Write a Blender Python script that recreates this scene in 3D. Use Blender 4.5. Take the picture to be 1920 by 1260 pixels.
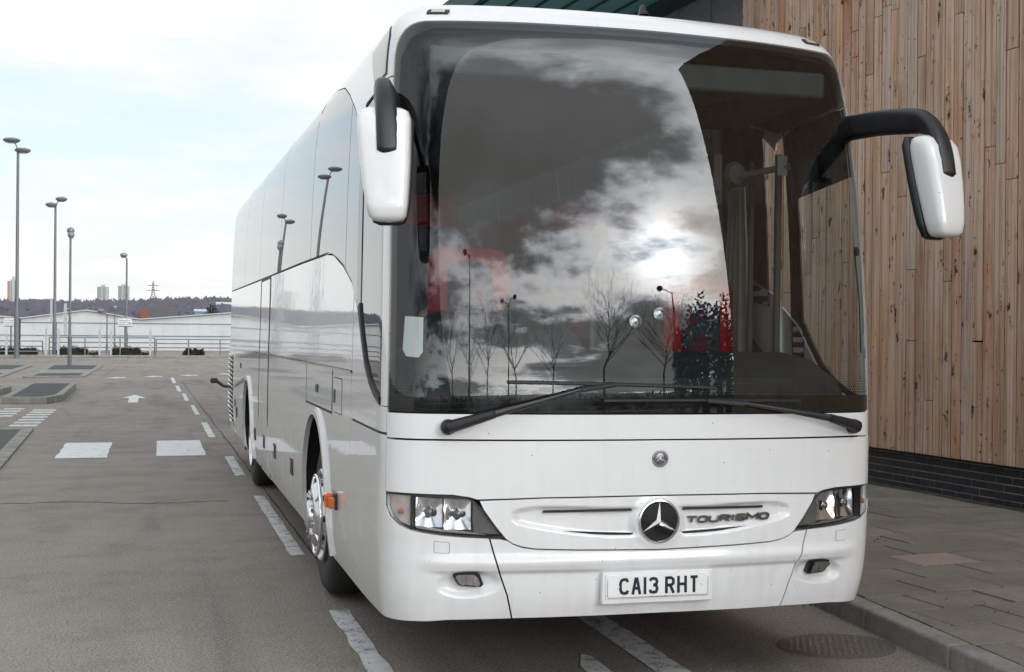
import bpy, bmesh, math, random
import numpy as np
from mathutils import Vector, Matrix
random.seed(7)
for o in list(bpy.data.objects):
    bpy.data.objects.remove(o)
R = math.radians
SC = bpy.context.scene
COL = SC.collection

# ------------------------------------------------------------------ camera
cam_data = bpy.data.cameras.new('camera')
cam = bpy.data.objects.new('camera', cam_data)
COL.objects.link(cam)
SC.camera = cam
cam_data.sensor_width = 36
cam_data.lens = 36 * 2425 / 1920
cam_data.clip_start = .05
cam_data.clip_end = 9000
YAW, PITCH, ROLL = R(15.57), R(-.11), R(.47)
_f = Vector((math.sin(YAW) * math.cos(PITCH), math.cos(YAW) * math.cos(PITCH), math.sin(PITCH)))
_r = Vector((math.cos(YAW), -math.sin(YAW), 0))
_u = _r.cross(_f)
_r2 = _r * math.cos(ROLL) + _u * math.sin(ROLL)
_u2 = _u * math.cos(ROLL) - _r * math.sin(ROLL)
M = Matrix((_r2, _u2, -_f)).transposed().to_4x4()
M.translation = Vector((-2.30, -5.68, 1.715))
cam.matrix_world = M

# ------------------------------------------------------------------ sky and sun
SUN_EL, SUN_AZ = R(16), math.atan2(.40, -.92)          # azimuth from +Y towards +X: behind the photographer
SUN_DIR = Vector((math.sin(SUN_AZ) * math.cos(SUN_EL), math.cos(SUN_AZ) * math.cos(SUN_EL), math.sin(SUN_EL)))
world = bpy.data.worlds.new('World')
SC.world = world
world.use_nodes = True
wt = world.node_tree
wt.nodes.clear()
def wn(t, **k):
    n = wt.nodes.new(t)
    for a, b in k.items(): setattr(n, a, b)
    return n
def wl(a, b): wt.links.new(a, b)
def wmath(op, a, b=None, c=None, clamp=False):
    n = wn('ShaderNodeMath', operation=op, use_clamp=clamp)
    for i, v in enumerate((a, b, c)):
        if v is None: continue
        if isinstance(v, (int, float)): n.inputs[i].default_value = v
        else: wl(v, n.inputs[i])
    return n.outputs[0]
def wrange(v, a, b, c, d, smooth=True):
    n = wn('ShaderNodeMapRange', interpolation_type='SMOOTHSTEP' if smooth else 'LINEAR')
    wl(v, n.inputs[0])
    for i, x in zip((1, 2, 3, 4), (a, b, c, d)): n.inputs[i].default_value = x
    return n.outputs[0]
def wmix(fac, a, b):
    n = wn('ShaderNodeMix', data_type='RGBA')
    for s, v in ((n.inputs[0], fac), (n.inputs[6], a), (n.inputs[7], b)):
        if isinstance(v, (int, float)): s.default_value = v
        elif isinstance(v, tuple): s.default_value = (*v, 1)
        else: wl(v, s)
    return n.outputs[2]
def wscale(col, f):
    n = wn('ShaderNodeVectorMath', operation='SCALE')
    if isinstance(col, tuple): n.inputs[0].default_value = col
    else: wl(col, n.inputs[0])
    if isinstance(f, (int, float)): n.inputs[3].default_value = f
    else: wl(f, n.inputs[3])
    return n.outputs[0]
sky = wn('ShaderNodeTexSky', sky_type='NISHITA', sun_disc=False, sun_elevation=SUN_EL, sun_rotation=SUN_AZ, air_density=1.0, dust_density=2.0, ozone_density=1.0)
tc = wn('ShaderNodeTexCoord')
sep = wn('ShaderNodeSeparateXYZ'); wl(tc.outputs['Generated'], sep.inputs[0])
zc = wmath('ADD', wmath('MAXIMUM', sep.outputs[2], 0.), .16)
cmb = wn('ShaderNodeCombineXYZ'); wl(wmath('DIVIDE', sep.outputs[0], zc), cmb.inputs[0]); wl(wmath('DIVIDE', sep.outputs[1], zc), cmb.inputs[1])
cmb.inputs[2].default_value = 12.9
nz = wn('ShaderNodeTexNoise', noise_dimensions='3D'); wl(cmb.outputs[0], nz.inputs['Vector'])
nz.inputs['Scale'].default_value = .5; nz.inputs['Detail'].default_value = 9; nz.inputs['Roughness'].default_value = .60; nz.inputs['Distortion'].default_value = .12
dens = nz.outputs[0]
dot = wn('ShaderNodeVectorMath', operation='DOT_PRODUCT'); wl(tc.outputs['Generated'], dot.inputs[0]); dot.inputs[1].default_value = SUN_DIR
sd = wmath('MAXIMUM', dot.outputs['Value'], 0.)
side = wrange(dot.outputs['Value'], -.30, .70, 0, 1)             # 0 away from the sun, 1 towards it: clouds there are seen from their shaded side
s_broad = wmath('POWER', sd, 4.); s_glow = wmath('POWER', sd, 260.)
lit = wmath('ADD', wmath('MULTIPLY_ADD', s_broad, 8.0, .71), wmath('MULTIPLY', s_glow, 12.))
thick = wmath('MULTIPLY', wrange(dens, .44, .545, 0, 1), wmath('MULTIPLY_ADD', side, .87, .13))
dark = wmath('ADD', wmath('MULTIPLY', side, -.62), .71)
nz2 = wn('ShaderNodeTexNoise', noise_dimensions='3D'); wl(cmb.outputs[0], nz2.inputs['Vector']); nz2.inputs['Scale'].default_value = 1.5; nz2.inputs['Detail'].default_value = 6; nz2.inputs['Roughness'].default_value = .6
dark = wmath('MULTIPLY', dark, wmath('MULTIPLY_ADD', side, wmath('SUBTRACT', wrange(nz2.outputs[0], .36, .68, .35, 3.6), 1.), 1.))      # folds in the shaded cloud bases
glare = wmath('MULTIPLY', wmath('MULTIPLY', wmath('POWER', sd, 500.), 14.), wmath('MULTIPLY_ADD', thick, -.8, 1.))                # the sun itself, glowing through the cloud
lum = wmath('ADD', wmath('ADD', wmath('MULTIPLY', lit, wmath('SUBTRACT', 1., thick)), wmath('MULTIPLY', dark, thick)), glare)
cloud = wscale(wmix(thick, (1.0, .996, .985), (.80, .90, 1.0)), lum)
veil = wrange(dens, .40, .53, .0, 1.0)
horizon = wrange(sep.outputs[2], 0., .14, 1., 0.)
cover = wmath('MAXIMUM', veil, wmath('MULTIPLY', horizon, .7))
clear = wmix(.70, wscale(sky.outputs[0], .13), wscale((.86, .95, 1.02), wmath('MULTIPLY_ADD', s_broad, 2.0, .72)))    # thin high haze over the blue
skycol = wmix(cover, clear, cloud)
bg = wn('ShaderNodeBackground'); wl(skycol, bg.inputs[0]); bg.inputs[1].default_value = 1.0
wo = wn('ShaderNodeOutputWorld'); wl(bg.outputs[0], wo.inputs[0])

sun_data = bpy.data.lights.new('sun', 'SUN')
sun_data.energy = 1.0
sun_data.angle = R(80)
sun_data.color = (1, .975, .94)
sun = bpy.data.objects.new('sun', sun_data)
COL.objects.link(sun)
sun.rotation_euler = (-SUN_DIR).to_track_quat('-Z', 'Y').to_euler()

SC.view_settings.view_transform = 'Standard'
SC.view_settings.look = 'None'
SC.view_settings.exposure = 0.55
SC.view_settings.gamma = 1
SC.view_settings.use_curve_mapping = False
SC.render.engine = 'CYCLES'
SC.cycles.use_denoising = True
SC.cycles.max_bounces = 10
SC.cycles.glossy_bounces = 6
SC.cycles.transparent_max_bounces = 24
SC.cycles.caustics_reflective = False
SC.cycles.caustics_refractive = False
SC.cycles.sample_clamp_indirect = 6

# ------------------------------------------------------------------ materials
class NT:
    def __init__(s, name):
        s.m = bpy.data.materials.new(name); s.m.use_nodes = True; s.t = s.m.node_tree; s.t.nodes.clear()
        s.out = s.n('ShaderNodeOutputMaterial')
    def n(s, t, **k):
        n = s.t.nodes.new(t)
        for a, b in k.items(): setattr(n, a, b)
        return n
    def set(s, sock, v):
        if v is None: return
        if isinstance(v, (int, float)):
            sock.default_value = (v, v, v, 1) if sock.type == 'RGBA' else v
        elif isinstance(v, (tuple, list)):
            sock.default_value = (*v, 1) if sock.type == 'RGBA' and len(v) == 3 else tuple(v)
        else: s.t.links.new(v, sock)
    def math(s, op, a, b=None, c=None, clamp=False):
        n = s.n('ShaderNodeMath', operation=op, use_clamp=clamp)
        for i, v in enumerate((a, b, c)): s.set(n.inputs[i], v)
        return n.outputs[0]
    def rng(s, v, a, b, c=0., d=1., smooth=True):
        n = s.n('ShaderNodeMapRange', interpolation_type='SMOOTHSTEP' if smooth else 'LINEAR')
        for i, x in enumerate((v, a, b, c, d)): s.set(n.inputs[i], x)
        return n.outputs[0]
    def mix(s, f, a, b, blend='MIX'):
        n = s.n('ShaderNodeMix', data_type='RGBA', blend_type=blend)
        s.set(n.inputs[0], f); s.set(n.inputs[6], a); s.set(n.inputs[7], b)
        return n.outputs[2]
    def pos(s, scale=(1, 1, 1), obj=False, offs=None):
        if obj: v = s.n('ShaderNodeTexCoord').outputs['Object']
        else: v = s.n('ShaderNodeNewGeometry').outputs['Position']
        if offs is not None:
            a = s.n('ShaderNodeVectorMath', operation='ADD'); s.set(a.inputs[0], v); s.set(a.inputs[1], offs); v = a.outputs[0]
        if scale != (1, 1, 1):
            a = s.n('ShaderNodeVectorMath', operation='MULTIPLY'); s.set(a.inputs[0], v); a.inputs[1].default_value = scale; v = a.outputs[0]
        return v
    def noise(s, vec, scale, detail=4, rough=.55, dist=0., col=False):
        n = s.n('ShaderNodeTexNoise'); s.set(n.inputs['Vector'], vec); n.inputs['Scale'].default_value = scale
        n.inputs['Detail'].default_value = detail; n.inputs['Roughness'].default_value = rough; n.inputs['Distortion'].default_value = dist
        return n.outputs[1 if col else 0]
    def voro(s, vec, scale, feature='F1'):
        n = s.n('ShaderNodeTexVoronoi', feature=feature); s.set(n.inputs['Vector'], vec); n.inputs['Scale'].default_value = scale
        return n.outputs
    def ramp(s, f, stops):
        n = s.n('ShaderNodeValToRGB'); s.set(n.inputs[0], f)
        e = n.color_ramp.elements
        while len(e) < len(stops): e.new(.5)
        for q, (p, c) in zip(e, stops): q.position = p; q.color = (*c, 1)
        return n.outputs[0]
    def bump(s, h, strength=.3, dist=.01):
        n = s.n('ShaderNodeBump'); s.set(n.inputs['Height'], h); n.inputs['Strength'].default_value = strength; n.inputs['Distance'].default_value = dist
        return n.outputs[0]
    def rand(s): return s.n('ShaderNodeObjectInfo').outputs['Random']
    def bsdf(s, color, rough=.5, metal=0., coat=0., normal=None, spec=.5, coat_rough=.03, ior=1.5, coat_normal=None):
        b = s.n('ShaderNodeBsdfPrincipled')
        s.set(b.inputs['Base Color'], color); s.set(b.inputs['Roughness'], rough); s.set(b.inputs['Metallic'], metal)
        s.set(b.inputs['Coat Weight'], coat); s.set(b.inputs['Coat Roughness'], coat_rough); s.set(b.inputs['Specular IOR Level'], spec); s.set(b.inputs['IOR'], ior)
        if normal is not None: s.set(b.inputs['Normal'], normal)
        if coat_normal is not None: s.set(b.inputs['Coat Normal'], coat_normal)
        s.t.links.new(b.outputs[0], s.out.inputs[0]); return b
MAT = {}
def simple(name, col, rough=.5, metal=0., coat=0., var=.12, scale=9., spec=.5, bump=0.):
    t = NT(name)
    nz_ = t.noise(t.pos(), scale, 4)
    c = t.mix(t.rng(nz_, .3, .7), tuple(x * (1 - var) for x in col), tuple(min(1, x * (1 + var)) for x in col))
    t.bsdf(c, t.rng(nz_, .3, .7, max(0, rough - .06), min(1, rough + .06)), metal, coat, t.bump(t.noise(t.pos(), scale * 12, 3), bump, .004) if bump else None, spec)
    MAT[name] = t.m
    return t.m

# white coach paint: clear coat with faint orange peel, road film towards the sills, tiny stone chips
t = NT('white_paint')
g = t.pos()
sx = t.n('ShaderNodeSeparateXYZ'); t.set(sx.inputs[0], g)
film = t.math('MULTIPLY', t.rng(t.math('ADD', t.math('MULTIPLY', t.noise(t.pos((1, .5, 2.2)), 2.2, 6, .62), .6), t.math('MULTIPLY', t.noise(t.pos((6, 1.2, .35)), 3.5, 5, .65), .4)), .42, .72), t.rng(sx.outputs[2], .3, 1.6, .6, .12))
vo = t.voro(g, 26.); chip = t.math('MULTIPLY', t.math('LESS_THAN', vo[0], .075), t.math('GREATER_THAN', t.noise(g, 6.1, 2), .585))
c = t.mix(film, (.755, .76, .765), (.57, .56, .535)); c = t.mix(chip, c, (.12, .10, .09))
peel = t.bump(t.noise(g, 7., 2), .045, .012)
t.bsdf(c, t.rng(film, 0, 1, .32, .5), 0, t.rng(film, 0, .6, 1., .55), None, .5, .03, coat_normal=peel)
MAT['white_paint'] = t.m
def glass(name, tint, f0, dirt=.03):
    t = NT(name)
    gm = t.n('ShaderNodeNewGeometry'); d = t.n('ShaderNodeVectorMath', operation='DOT_PRODUCT')
    t.t.links.new(gm.outputs['Normal'], d.inputs[0]); t.t.links.new(gm.outputs['Incoming'], d.inputs[1])
    cs = t.math('ABSOLUTE', d.outputs['Value'])
    fr = t.math('MULTIPLY_ADD', t.math('POWER', t.math('SUBTRACT', 1., cs, clamp=True), 5.), 1 - f0, f0, clamp=True)
    tr = t.n('ShaderNodeBsdfTransparent'); t.set(tr.inputs[0], tint)
    gl = t.n('ShaderNodeBsdfGlossy'); gl.inputs['Roughness'].default_value = .0; t.set(gl.inputs[0], (1, 1, 1))
    mx = t.n('ShaderNodeMixShader'); t.set(mx.inputs[0], fr); t.t.links.new(tr.outputs[0], mx.inputs[1]); t.t.links.new(gl.outputs[0], mx.inputs[2])
    df = t.n('ShaderNodeBsdfDiffuse'); t.set(df.inputs[0], (.5, .5, .48))
    m2 = t.n('ShaderNodeMixShader'); t.set(m2.inputs[0], t.math('MULTIPLY', t.rng(t.noise(t.pos((3, 1, .6)), 5, 6, .65), .45, .8), dirt))
    t.t.links.new(mx.outputs[0], m2.inputs[1]); t.t.links.new(df.outputs[0], m2.inputs[2]); t.t.links.new(m2.outputs[0], t.out.inputs[0])
    MAT[name] = t.m
glass('screen_glass', (.70, .74, .73), .056, .005)
glass('door_glass', (.90, .93, .92), .05, .02)
glass('side_glass', (.10, .12, .12), .16, .03)
glass('lens_glass', (.95, .96, .97), .05, .05)
glass('house_glass', (.1, .12, .14), .08)
simple('black_frit', (.008, .008, .009), .12, spec=.6)
simple('black_gap', (.006, .006, .007), .6)
simple('black_rubber', (.018, .018, .02), .55, bump=.1)
simple('black_plastic', (.012, .012, .014), .4, bump=.12, scale=14)
simple('tyre', (.022, .021, .02), .75, bump=.25)
simple('chrome', (.85, .85, .86), .08, 1., var=.04)
simple('steel', (.55, .56, .57), .3, 1.)
simple('alloy', (.68, .69, .70), .24, .95, bump=.05)
simple('lamp_silver', (.80, .80, .83), .15, 1., var=.05)
simple('orange_lens', (.75, .16, .02), .18, coat=1.)
simple('indicator_amber', (.42, .17, .10), .3)
simple('red_lens', (.45, .02, .015), .2, coat=1.)
simple('smoke_plastic', (.10, .10, .095), .25, coat=.6)
simple('dark_chrome', (.30, .30, .31), .16, 1., var=.05)
simple('clear_indicator', (.55, .47, .44), .22, coat=1.)
simple('plate_white', (.78, .79, .78), .35, coat=.4, var=.04)
simple('plate_black', (.006, .006, .02), .4)
simple('badge_black', (.006, .006, .008), .06, coat=1.)
simple('badge_grey', (.22, .22, .23), .3, .8)
simple('dash_grey', (.016, .024, .026), .6, bump=.15)
simple('dash_light', (.06, .06, .058), .7)
simple('lining', (.012, .012, .013), .8)
simple('ceiling_cloth', (.035, .035, .034), .9)
simple('curtain', (.28, .28, .26), .9, bump=.3)
simple('seat_red', (.30, .006, .010), .75, bump=.2)
simple('cab_card', (.16, .16, .165), .7)
simple('paper', (.75, .76, .75), .6, var=.05)
simple('sticker_blue', (.05, .28, .62), .4)
simple('floor_vinyl', (.03, .03, .033), .5)
simple('seat_dark', (.022, .024, .04), .9, bump=.2)
t = NT('seat_pattern')
vv = t.voro(t.pos(), 26.)
c = t.ramp(vv[1], [(0, (.025, .03, .065)), (.35, (.025, .03, .065)), (.36, (.03, .06, .035)), (.62, (.05, .055, .07)), (.63, (.13, .02, .025)), (1, (.03, .035, .08))])
t.bsdf(c, .85); MAT['seat_pattern'] = t.m
# ground surfaces
t = NT('asphalt')
g = t.pos()
big = t.noise(g, .22, 5, .6); mid = t.noise(g, 1.7, 6, .65); fine = t.noise(g, 70., 4, .75); agg = t.voro(g, 62.)
c = t.mix(t.rng(big, .3, .7), (.226, .198, .170), (.29, .256, .222))
c = t.mix(t.rng(mid, .45, .8, 0, .55), c, (.138, .121, .105))
track = t.noise(t.pos((1.1, .09, 1), offs=(3.1, 0, 0)), 1.3, 4, .6, .6)
c = t.mix(t.rng(track, .50, .70, 0, .6), c, (.125, .112, .10))
c = t.mix(t.rng(agg[0], .0, .45, .9, 0), c, (.40, .37, .335))
c = t.mix(t.rng(fine, .47, .66, 0, .85), c, (.045, .042, .039))
oil = t.voro(t.pos((1, .6, 1)), .55); c = t.mix(t.math('MULTIPLY', t.rng(oil[0], .06, .16, 1, 0), .5), c, (.04, .038, .036))
t.bsdf(c, t.rng(mid, .3, .7, .72, .9), 0, 0, t.bump(t.math('ADD', t.math('MULTIPLY', agg[0], .8), fine), .55, .006), .35)
MAT['asphalt'] = t.m
t = NT('dark_tarmac')
g = t.pos(); fine = t.noise(g, 90., 3, .7); c = t.mix(t.rng(fine, .4, .7), (.030, .033, .038), (.062, .066, .072))
c = t.mix(t.rng(t.noise(g, 1.2, 5), .4, .7, 0, .5), c, (.045, .055, .05))
t.bsdf(c, .85, normal=t.bump(fine, .4, .005)); MAT['dark_tarmac'] = t.m
t = NT('grassy_tarmac')
g = t.pos(); fine = t.noise(g, 60., 4, .7); c = t.mix(t.rng(fine, .4, .7), (.055, .062, .055), (.095, .10, .09))
t.bsdf(c, .9, normal=t.bump(fine, .4, .005)); MAT['grassy_tarmac'] = t.m
t = NT('road_paint')
g = t.pos(); w = t.math('ADD', t.math('MULTIPLY', t.noise(g, 9., 6, .7), .65), t.math('MULTIPLY', t.noise(g, 70., 3, .7), .35))
c = t.mix(t.rng(w, .50, .60), (.62, .63, .62), (.17, .16, .15)); c = t.mix(t.rng(t.noise(g, 2.3, 4), .4, .7, 0, .35), c, (.36, .35, .34))
t.bsdf(c, .7, normal=t.bump(w, .3, .004)); MAT['road_paint'] = t.m
t = NT('road_paint_fresh')
g = t.pos(); w = t.noise(g, 6., 6, .7)
c = t.mix(t.rng(w, .54, .66), (.62, .64, .64), (.30, .29, .28))
t.bsdf(c, .65, normal=t.bump(t.noise(g, 60, 3), .2, .004)); MAT['road_paint_fresh'] = t.m
t = NT('concrete')
g = t.pos(); a = t.noise(g, 3.5, 6, .65); b_ = t.noise(g, 60., 4, .7)
c = t.mix(t.rng(a, .3, .7), (.19, .182, .165), (.30, .288, .262)); c = t.mix(t.rng(b_, .45, .75, 0, .6), c, (.09, .085, .075))
c = t.mix(t.rng(t.noise(g, 1.1, 5, .6), .56, .70, 0, .45), c, (.075, .085, .05))
t.bsdf(c, .9, normal=t.bump(b_, .4, .006)); MAT['concrete'] = t.m
def slab_mat(name, ca, cb):
    t = NT(name); r = t.rand()
    g = t.pos(); a = t.noise(g, 2.2, 6, .65); b_ = t.noise(g, 95., 4, .75)
    c = t.mix(t.rng(a, .3, .7), ca, cb); c = t.mix(t.math('MULTIPLY', r, .38), c, tuple(x * .62 for x in ca))
    c = t.mix(t.rng(b_, .48, .75, 0, .75), c, tuple(x * .45 for x in ca)); vo = t.voro(g, 60.)
    c = t.mix(t.rng(vo[0], 0., .35, .55, 0), c, tuple(min(1, x * 1.75) for x in cb))
    c = t.mix(t.rng(t.noise(g, 1.3, 5, .65), .57, .72, 0, .6), c, (.15, .14, .11))
    t.bsdf(c, .88, normal=t.bump(b_, .5, .005)); MAT[name] = t.m
slab_mat('paving', (.185, .166, .140), (.262, .236, .20))
slab_mat('paving_pink', (.33, .265, .22), (.39, .32, .265))
t = NT('joint_moss')
g = t.pos(); c = t.mix(t.rng(t.noise(g, 2.0, 5, .6), .42, .54), (.022, .020, .017), (.085, .11, .028)); t.bsdf(c, .95); MAT['joint_moss'] = t.m
t = NT('dirt_edge')
g = t.pos(); c = t.mix(t.rng(t.noise(g, 14., 6, .7), .4, .65), (.025, .024, .02), (.10, .095, .08)); t.bsdf(c, .95); MAT['dirt_edge'] = t.m
# weathered larch boards
t = NT('timber')
r = t.rand(); off = t.n('ShaderNodeCombineXYZ'); t.set(off.inputs[0], t.math('MULTIPLY', r, 37.)); t.set(off.inputs[1], t.math('MULTIPLY', r, 91.)); t.set(off.inputs[2], t.math('MULTIPLY', r, 53.))
base = t.ramp(r, [(0, (.185, .130, .098)), (.16, (.29, .22, .165)), (.3, (.235, .18, .145)), (.42, (.34, .26, .195)), (.55, (.215, .15, .112)), (.66, (.28, .235, .20)), (.76, (.25, .235, .22)), (.84, (.31, .235, .175)), (.95, (.235, .125, .08)), (1, (.30, .215, .155))])
pg = t.pos((1, 1, .045), offs=off.outputs[0]); grain = t.noise(pg, 46., 5, .65, .4); pf = t.pos((1, 1, .02), offs=off.outputs[0]); fibre = t.noise(pf, 170., 3, .6)
wth = t.noise(t.pos((1, 1, .5), offs=off.outputs[0]), 1.6, 5, .62)
c = t.mix(t.rng(grain, .35, .72, 0, .65), base, t.mix(1., base, (.50, .42, .36), 'MULTIPLY'))
c = t.mix(t.rng(fibre, .45, .75, 0, .5), c, t.mix(1., base, (1.35, 1.3, 1.25), 'MULTIPLY'))
c = t.mix(t.rng(wth, .38, .66, 0, .7), c, (.285, .25, .225)); st = t.noise(t.pos((1, 1, .012), offs=off.outputs[0]), 30., 4, .7); c = t.mix(t.rng(st, .45, .62, 0, .6), c, t.mix(1., c, (.46, .40, .36), 'MULTIPLY')); c = t.mix(1., c, (2.0, 1.78, 1.63), 'MULTIPLY')
wob = t.n('ShaderNodeVectorMath', operation='MULTIPLY_ADD'); t.set(wob.inputs[0], t.noise(t.pos(), 9., 3, .6, col=True)); wob.inputs[1].default_value = (.10, .10, .22); t.set(wob.inputs[2], t.pos((1, 1, .42), offs=off.outputs[0]))
kn = t.voro(wob.outputs[0], 6.2); kw = t.math('ADD', kn[0], t.math('MULTIPLY', t.math('SUBTRACT', t.noise(t.pos(), 26., 4, .7), .5), .30))
kc = t.n('ShaderNodeSeparateColor'); t.set(kc.inputs[0], kn[1]); ksel = t.math('GREATER_THAN', kc.outputs[0], .30)
c = t.mix(t.math('MULTIPLY', t.rng(kw, .12, .30, 1, 0), t.math('MULTIPLY', ksel, .5)), c, (.17, .10, .062))
c = t.mix(t.math('MULTIPLY', t.rng(kw, .09, .16, 1, 0), t.math('MULTIPLY', ksel, .95)), c, (.03, .017, .012))
k2 = t.voro(wob.outputs[0], 15.); k2c = t.n('ShaderNodeSeparateColor'); t.set(k2c.inputs[0], k2[1])
c = t.mix(t.math('MULTIPLY', t.rng(k2[0], .10, .24, 1, 0), t.math('GREATER_THAN', k2c.outputs[1], .5)), c, (.06, .036, .024))
t.bsdf(c, .82, normal=t.bump(t.math('ADD', grain, t.math('MULTIPLY', fibre, .5)), .5, .004), spec=.3); MAT['timber'] = t.m
t = NT('blue_brick')
r = t.rand(); g = t.pos(); a = t.noise(g, 22., 5, .6)
c = t.mix(r, (.010, .012, .020), (.024, .027, .040)); c = t.mix(t.rng(a, .5, .75, 0, .5), c, (.045, .04, .045))
t.bsdf(c, .5, normal=t.bump(a, .35, .004)); MAT['blue_brick'] = t.m
simple('mortar', (.27, .235, .19), .95, bump=.4, scale=20)
simple('grey_cladding', (.20, .22, .25), .5, .2)
simple('teal_metal', (.20, .50, .50), .45, .15, var=.08)
simple('teal_dark', (.012, .05, .055), .6)
simple('white_sheet', (.47, .49, .485), .55, var=.05, scale=.4)
simple('shed_roof', (.40, .43, .455), .5, var=.06, scale=.3)
simple('galvanised', (.13, .135, .15), .5, .3, scale=5)
simple('rail_steel', (.17, .18, .18), .5, .3, scale=5)
simple('post_grey', (.36, .37, .38), .6)
simple('lamp_head', (.20, .22, .24), .45, .3)
simple('sign_face', (.60, .61, .61), .5)
simple('sign_ink', (.05, .05, .06), .6)
simple('hedge_leaf', (.022, .022, .014), .85, var=.4, scale=8)
simple('bark', (.055, .045, .038), .9, bump=.4)
simple('evergreen', (.018, .03, .018), .8, var=.4)
simple('red_brick', (.24, .06, .045), .85, var=.2)
simple('slate', (.075, .07, .075), .7)
simple('house_cream', (.50, .47, .43), .8)
simple('house_roof', (.14, .09, .085), .8)
simple('tower_stone', (.34, .37, .36), .8, var=.05, scale=.05)
simple('tower_green', (.22, .26, .25), .7)
simple('tower_orange', (.36, .20, .15), .7)
simple('blue_sheet', (.10, .22, .36), .6)
simple('van_white', (.7, .7, .7), .4, coat=.8)
simple('car_red', (.45, .02, .02), .35, coat=.8)
simple('car_dark', (.03, .035, .045), .35, coat=.8)
t = NT('far_wood_hazed')
g = t.pos(); a = t.noise(g, .05, 4, .6); b_ = t.noise(g, .6, 3)
c = t.mix(t.rng(a, .35, .65), (.125, .122, .155), (.16, .145, .165)); c = t.mix(t.rng(b_, .4, .7, 0, .5), c, (.085, .085, .115)); t.bsdf(c, 1.); MAT['far_wood_hazed'] = t.m  # twig purple, paled and blued to stand in for distance haze
simple('hill_soil', (.082, .076, .094), 1., scale=.02)
simple('cast_iron', (.135, .12, .105), .6, .3, bump=.5, scale=30)

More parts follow.
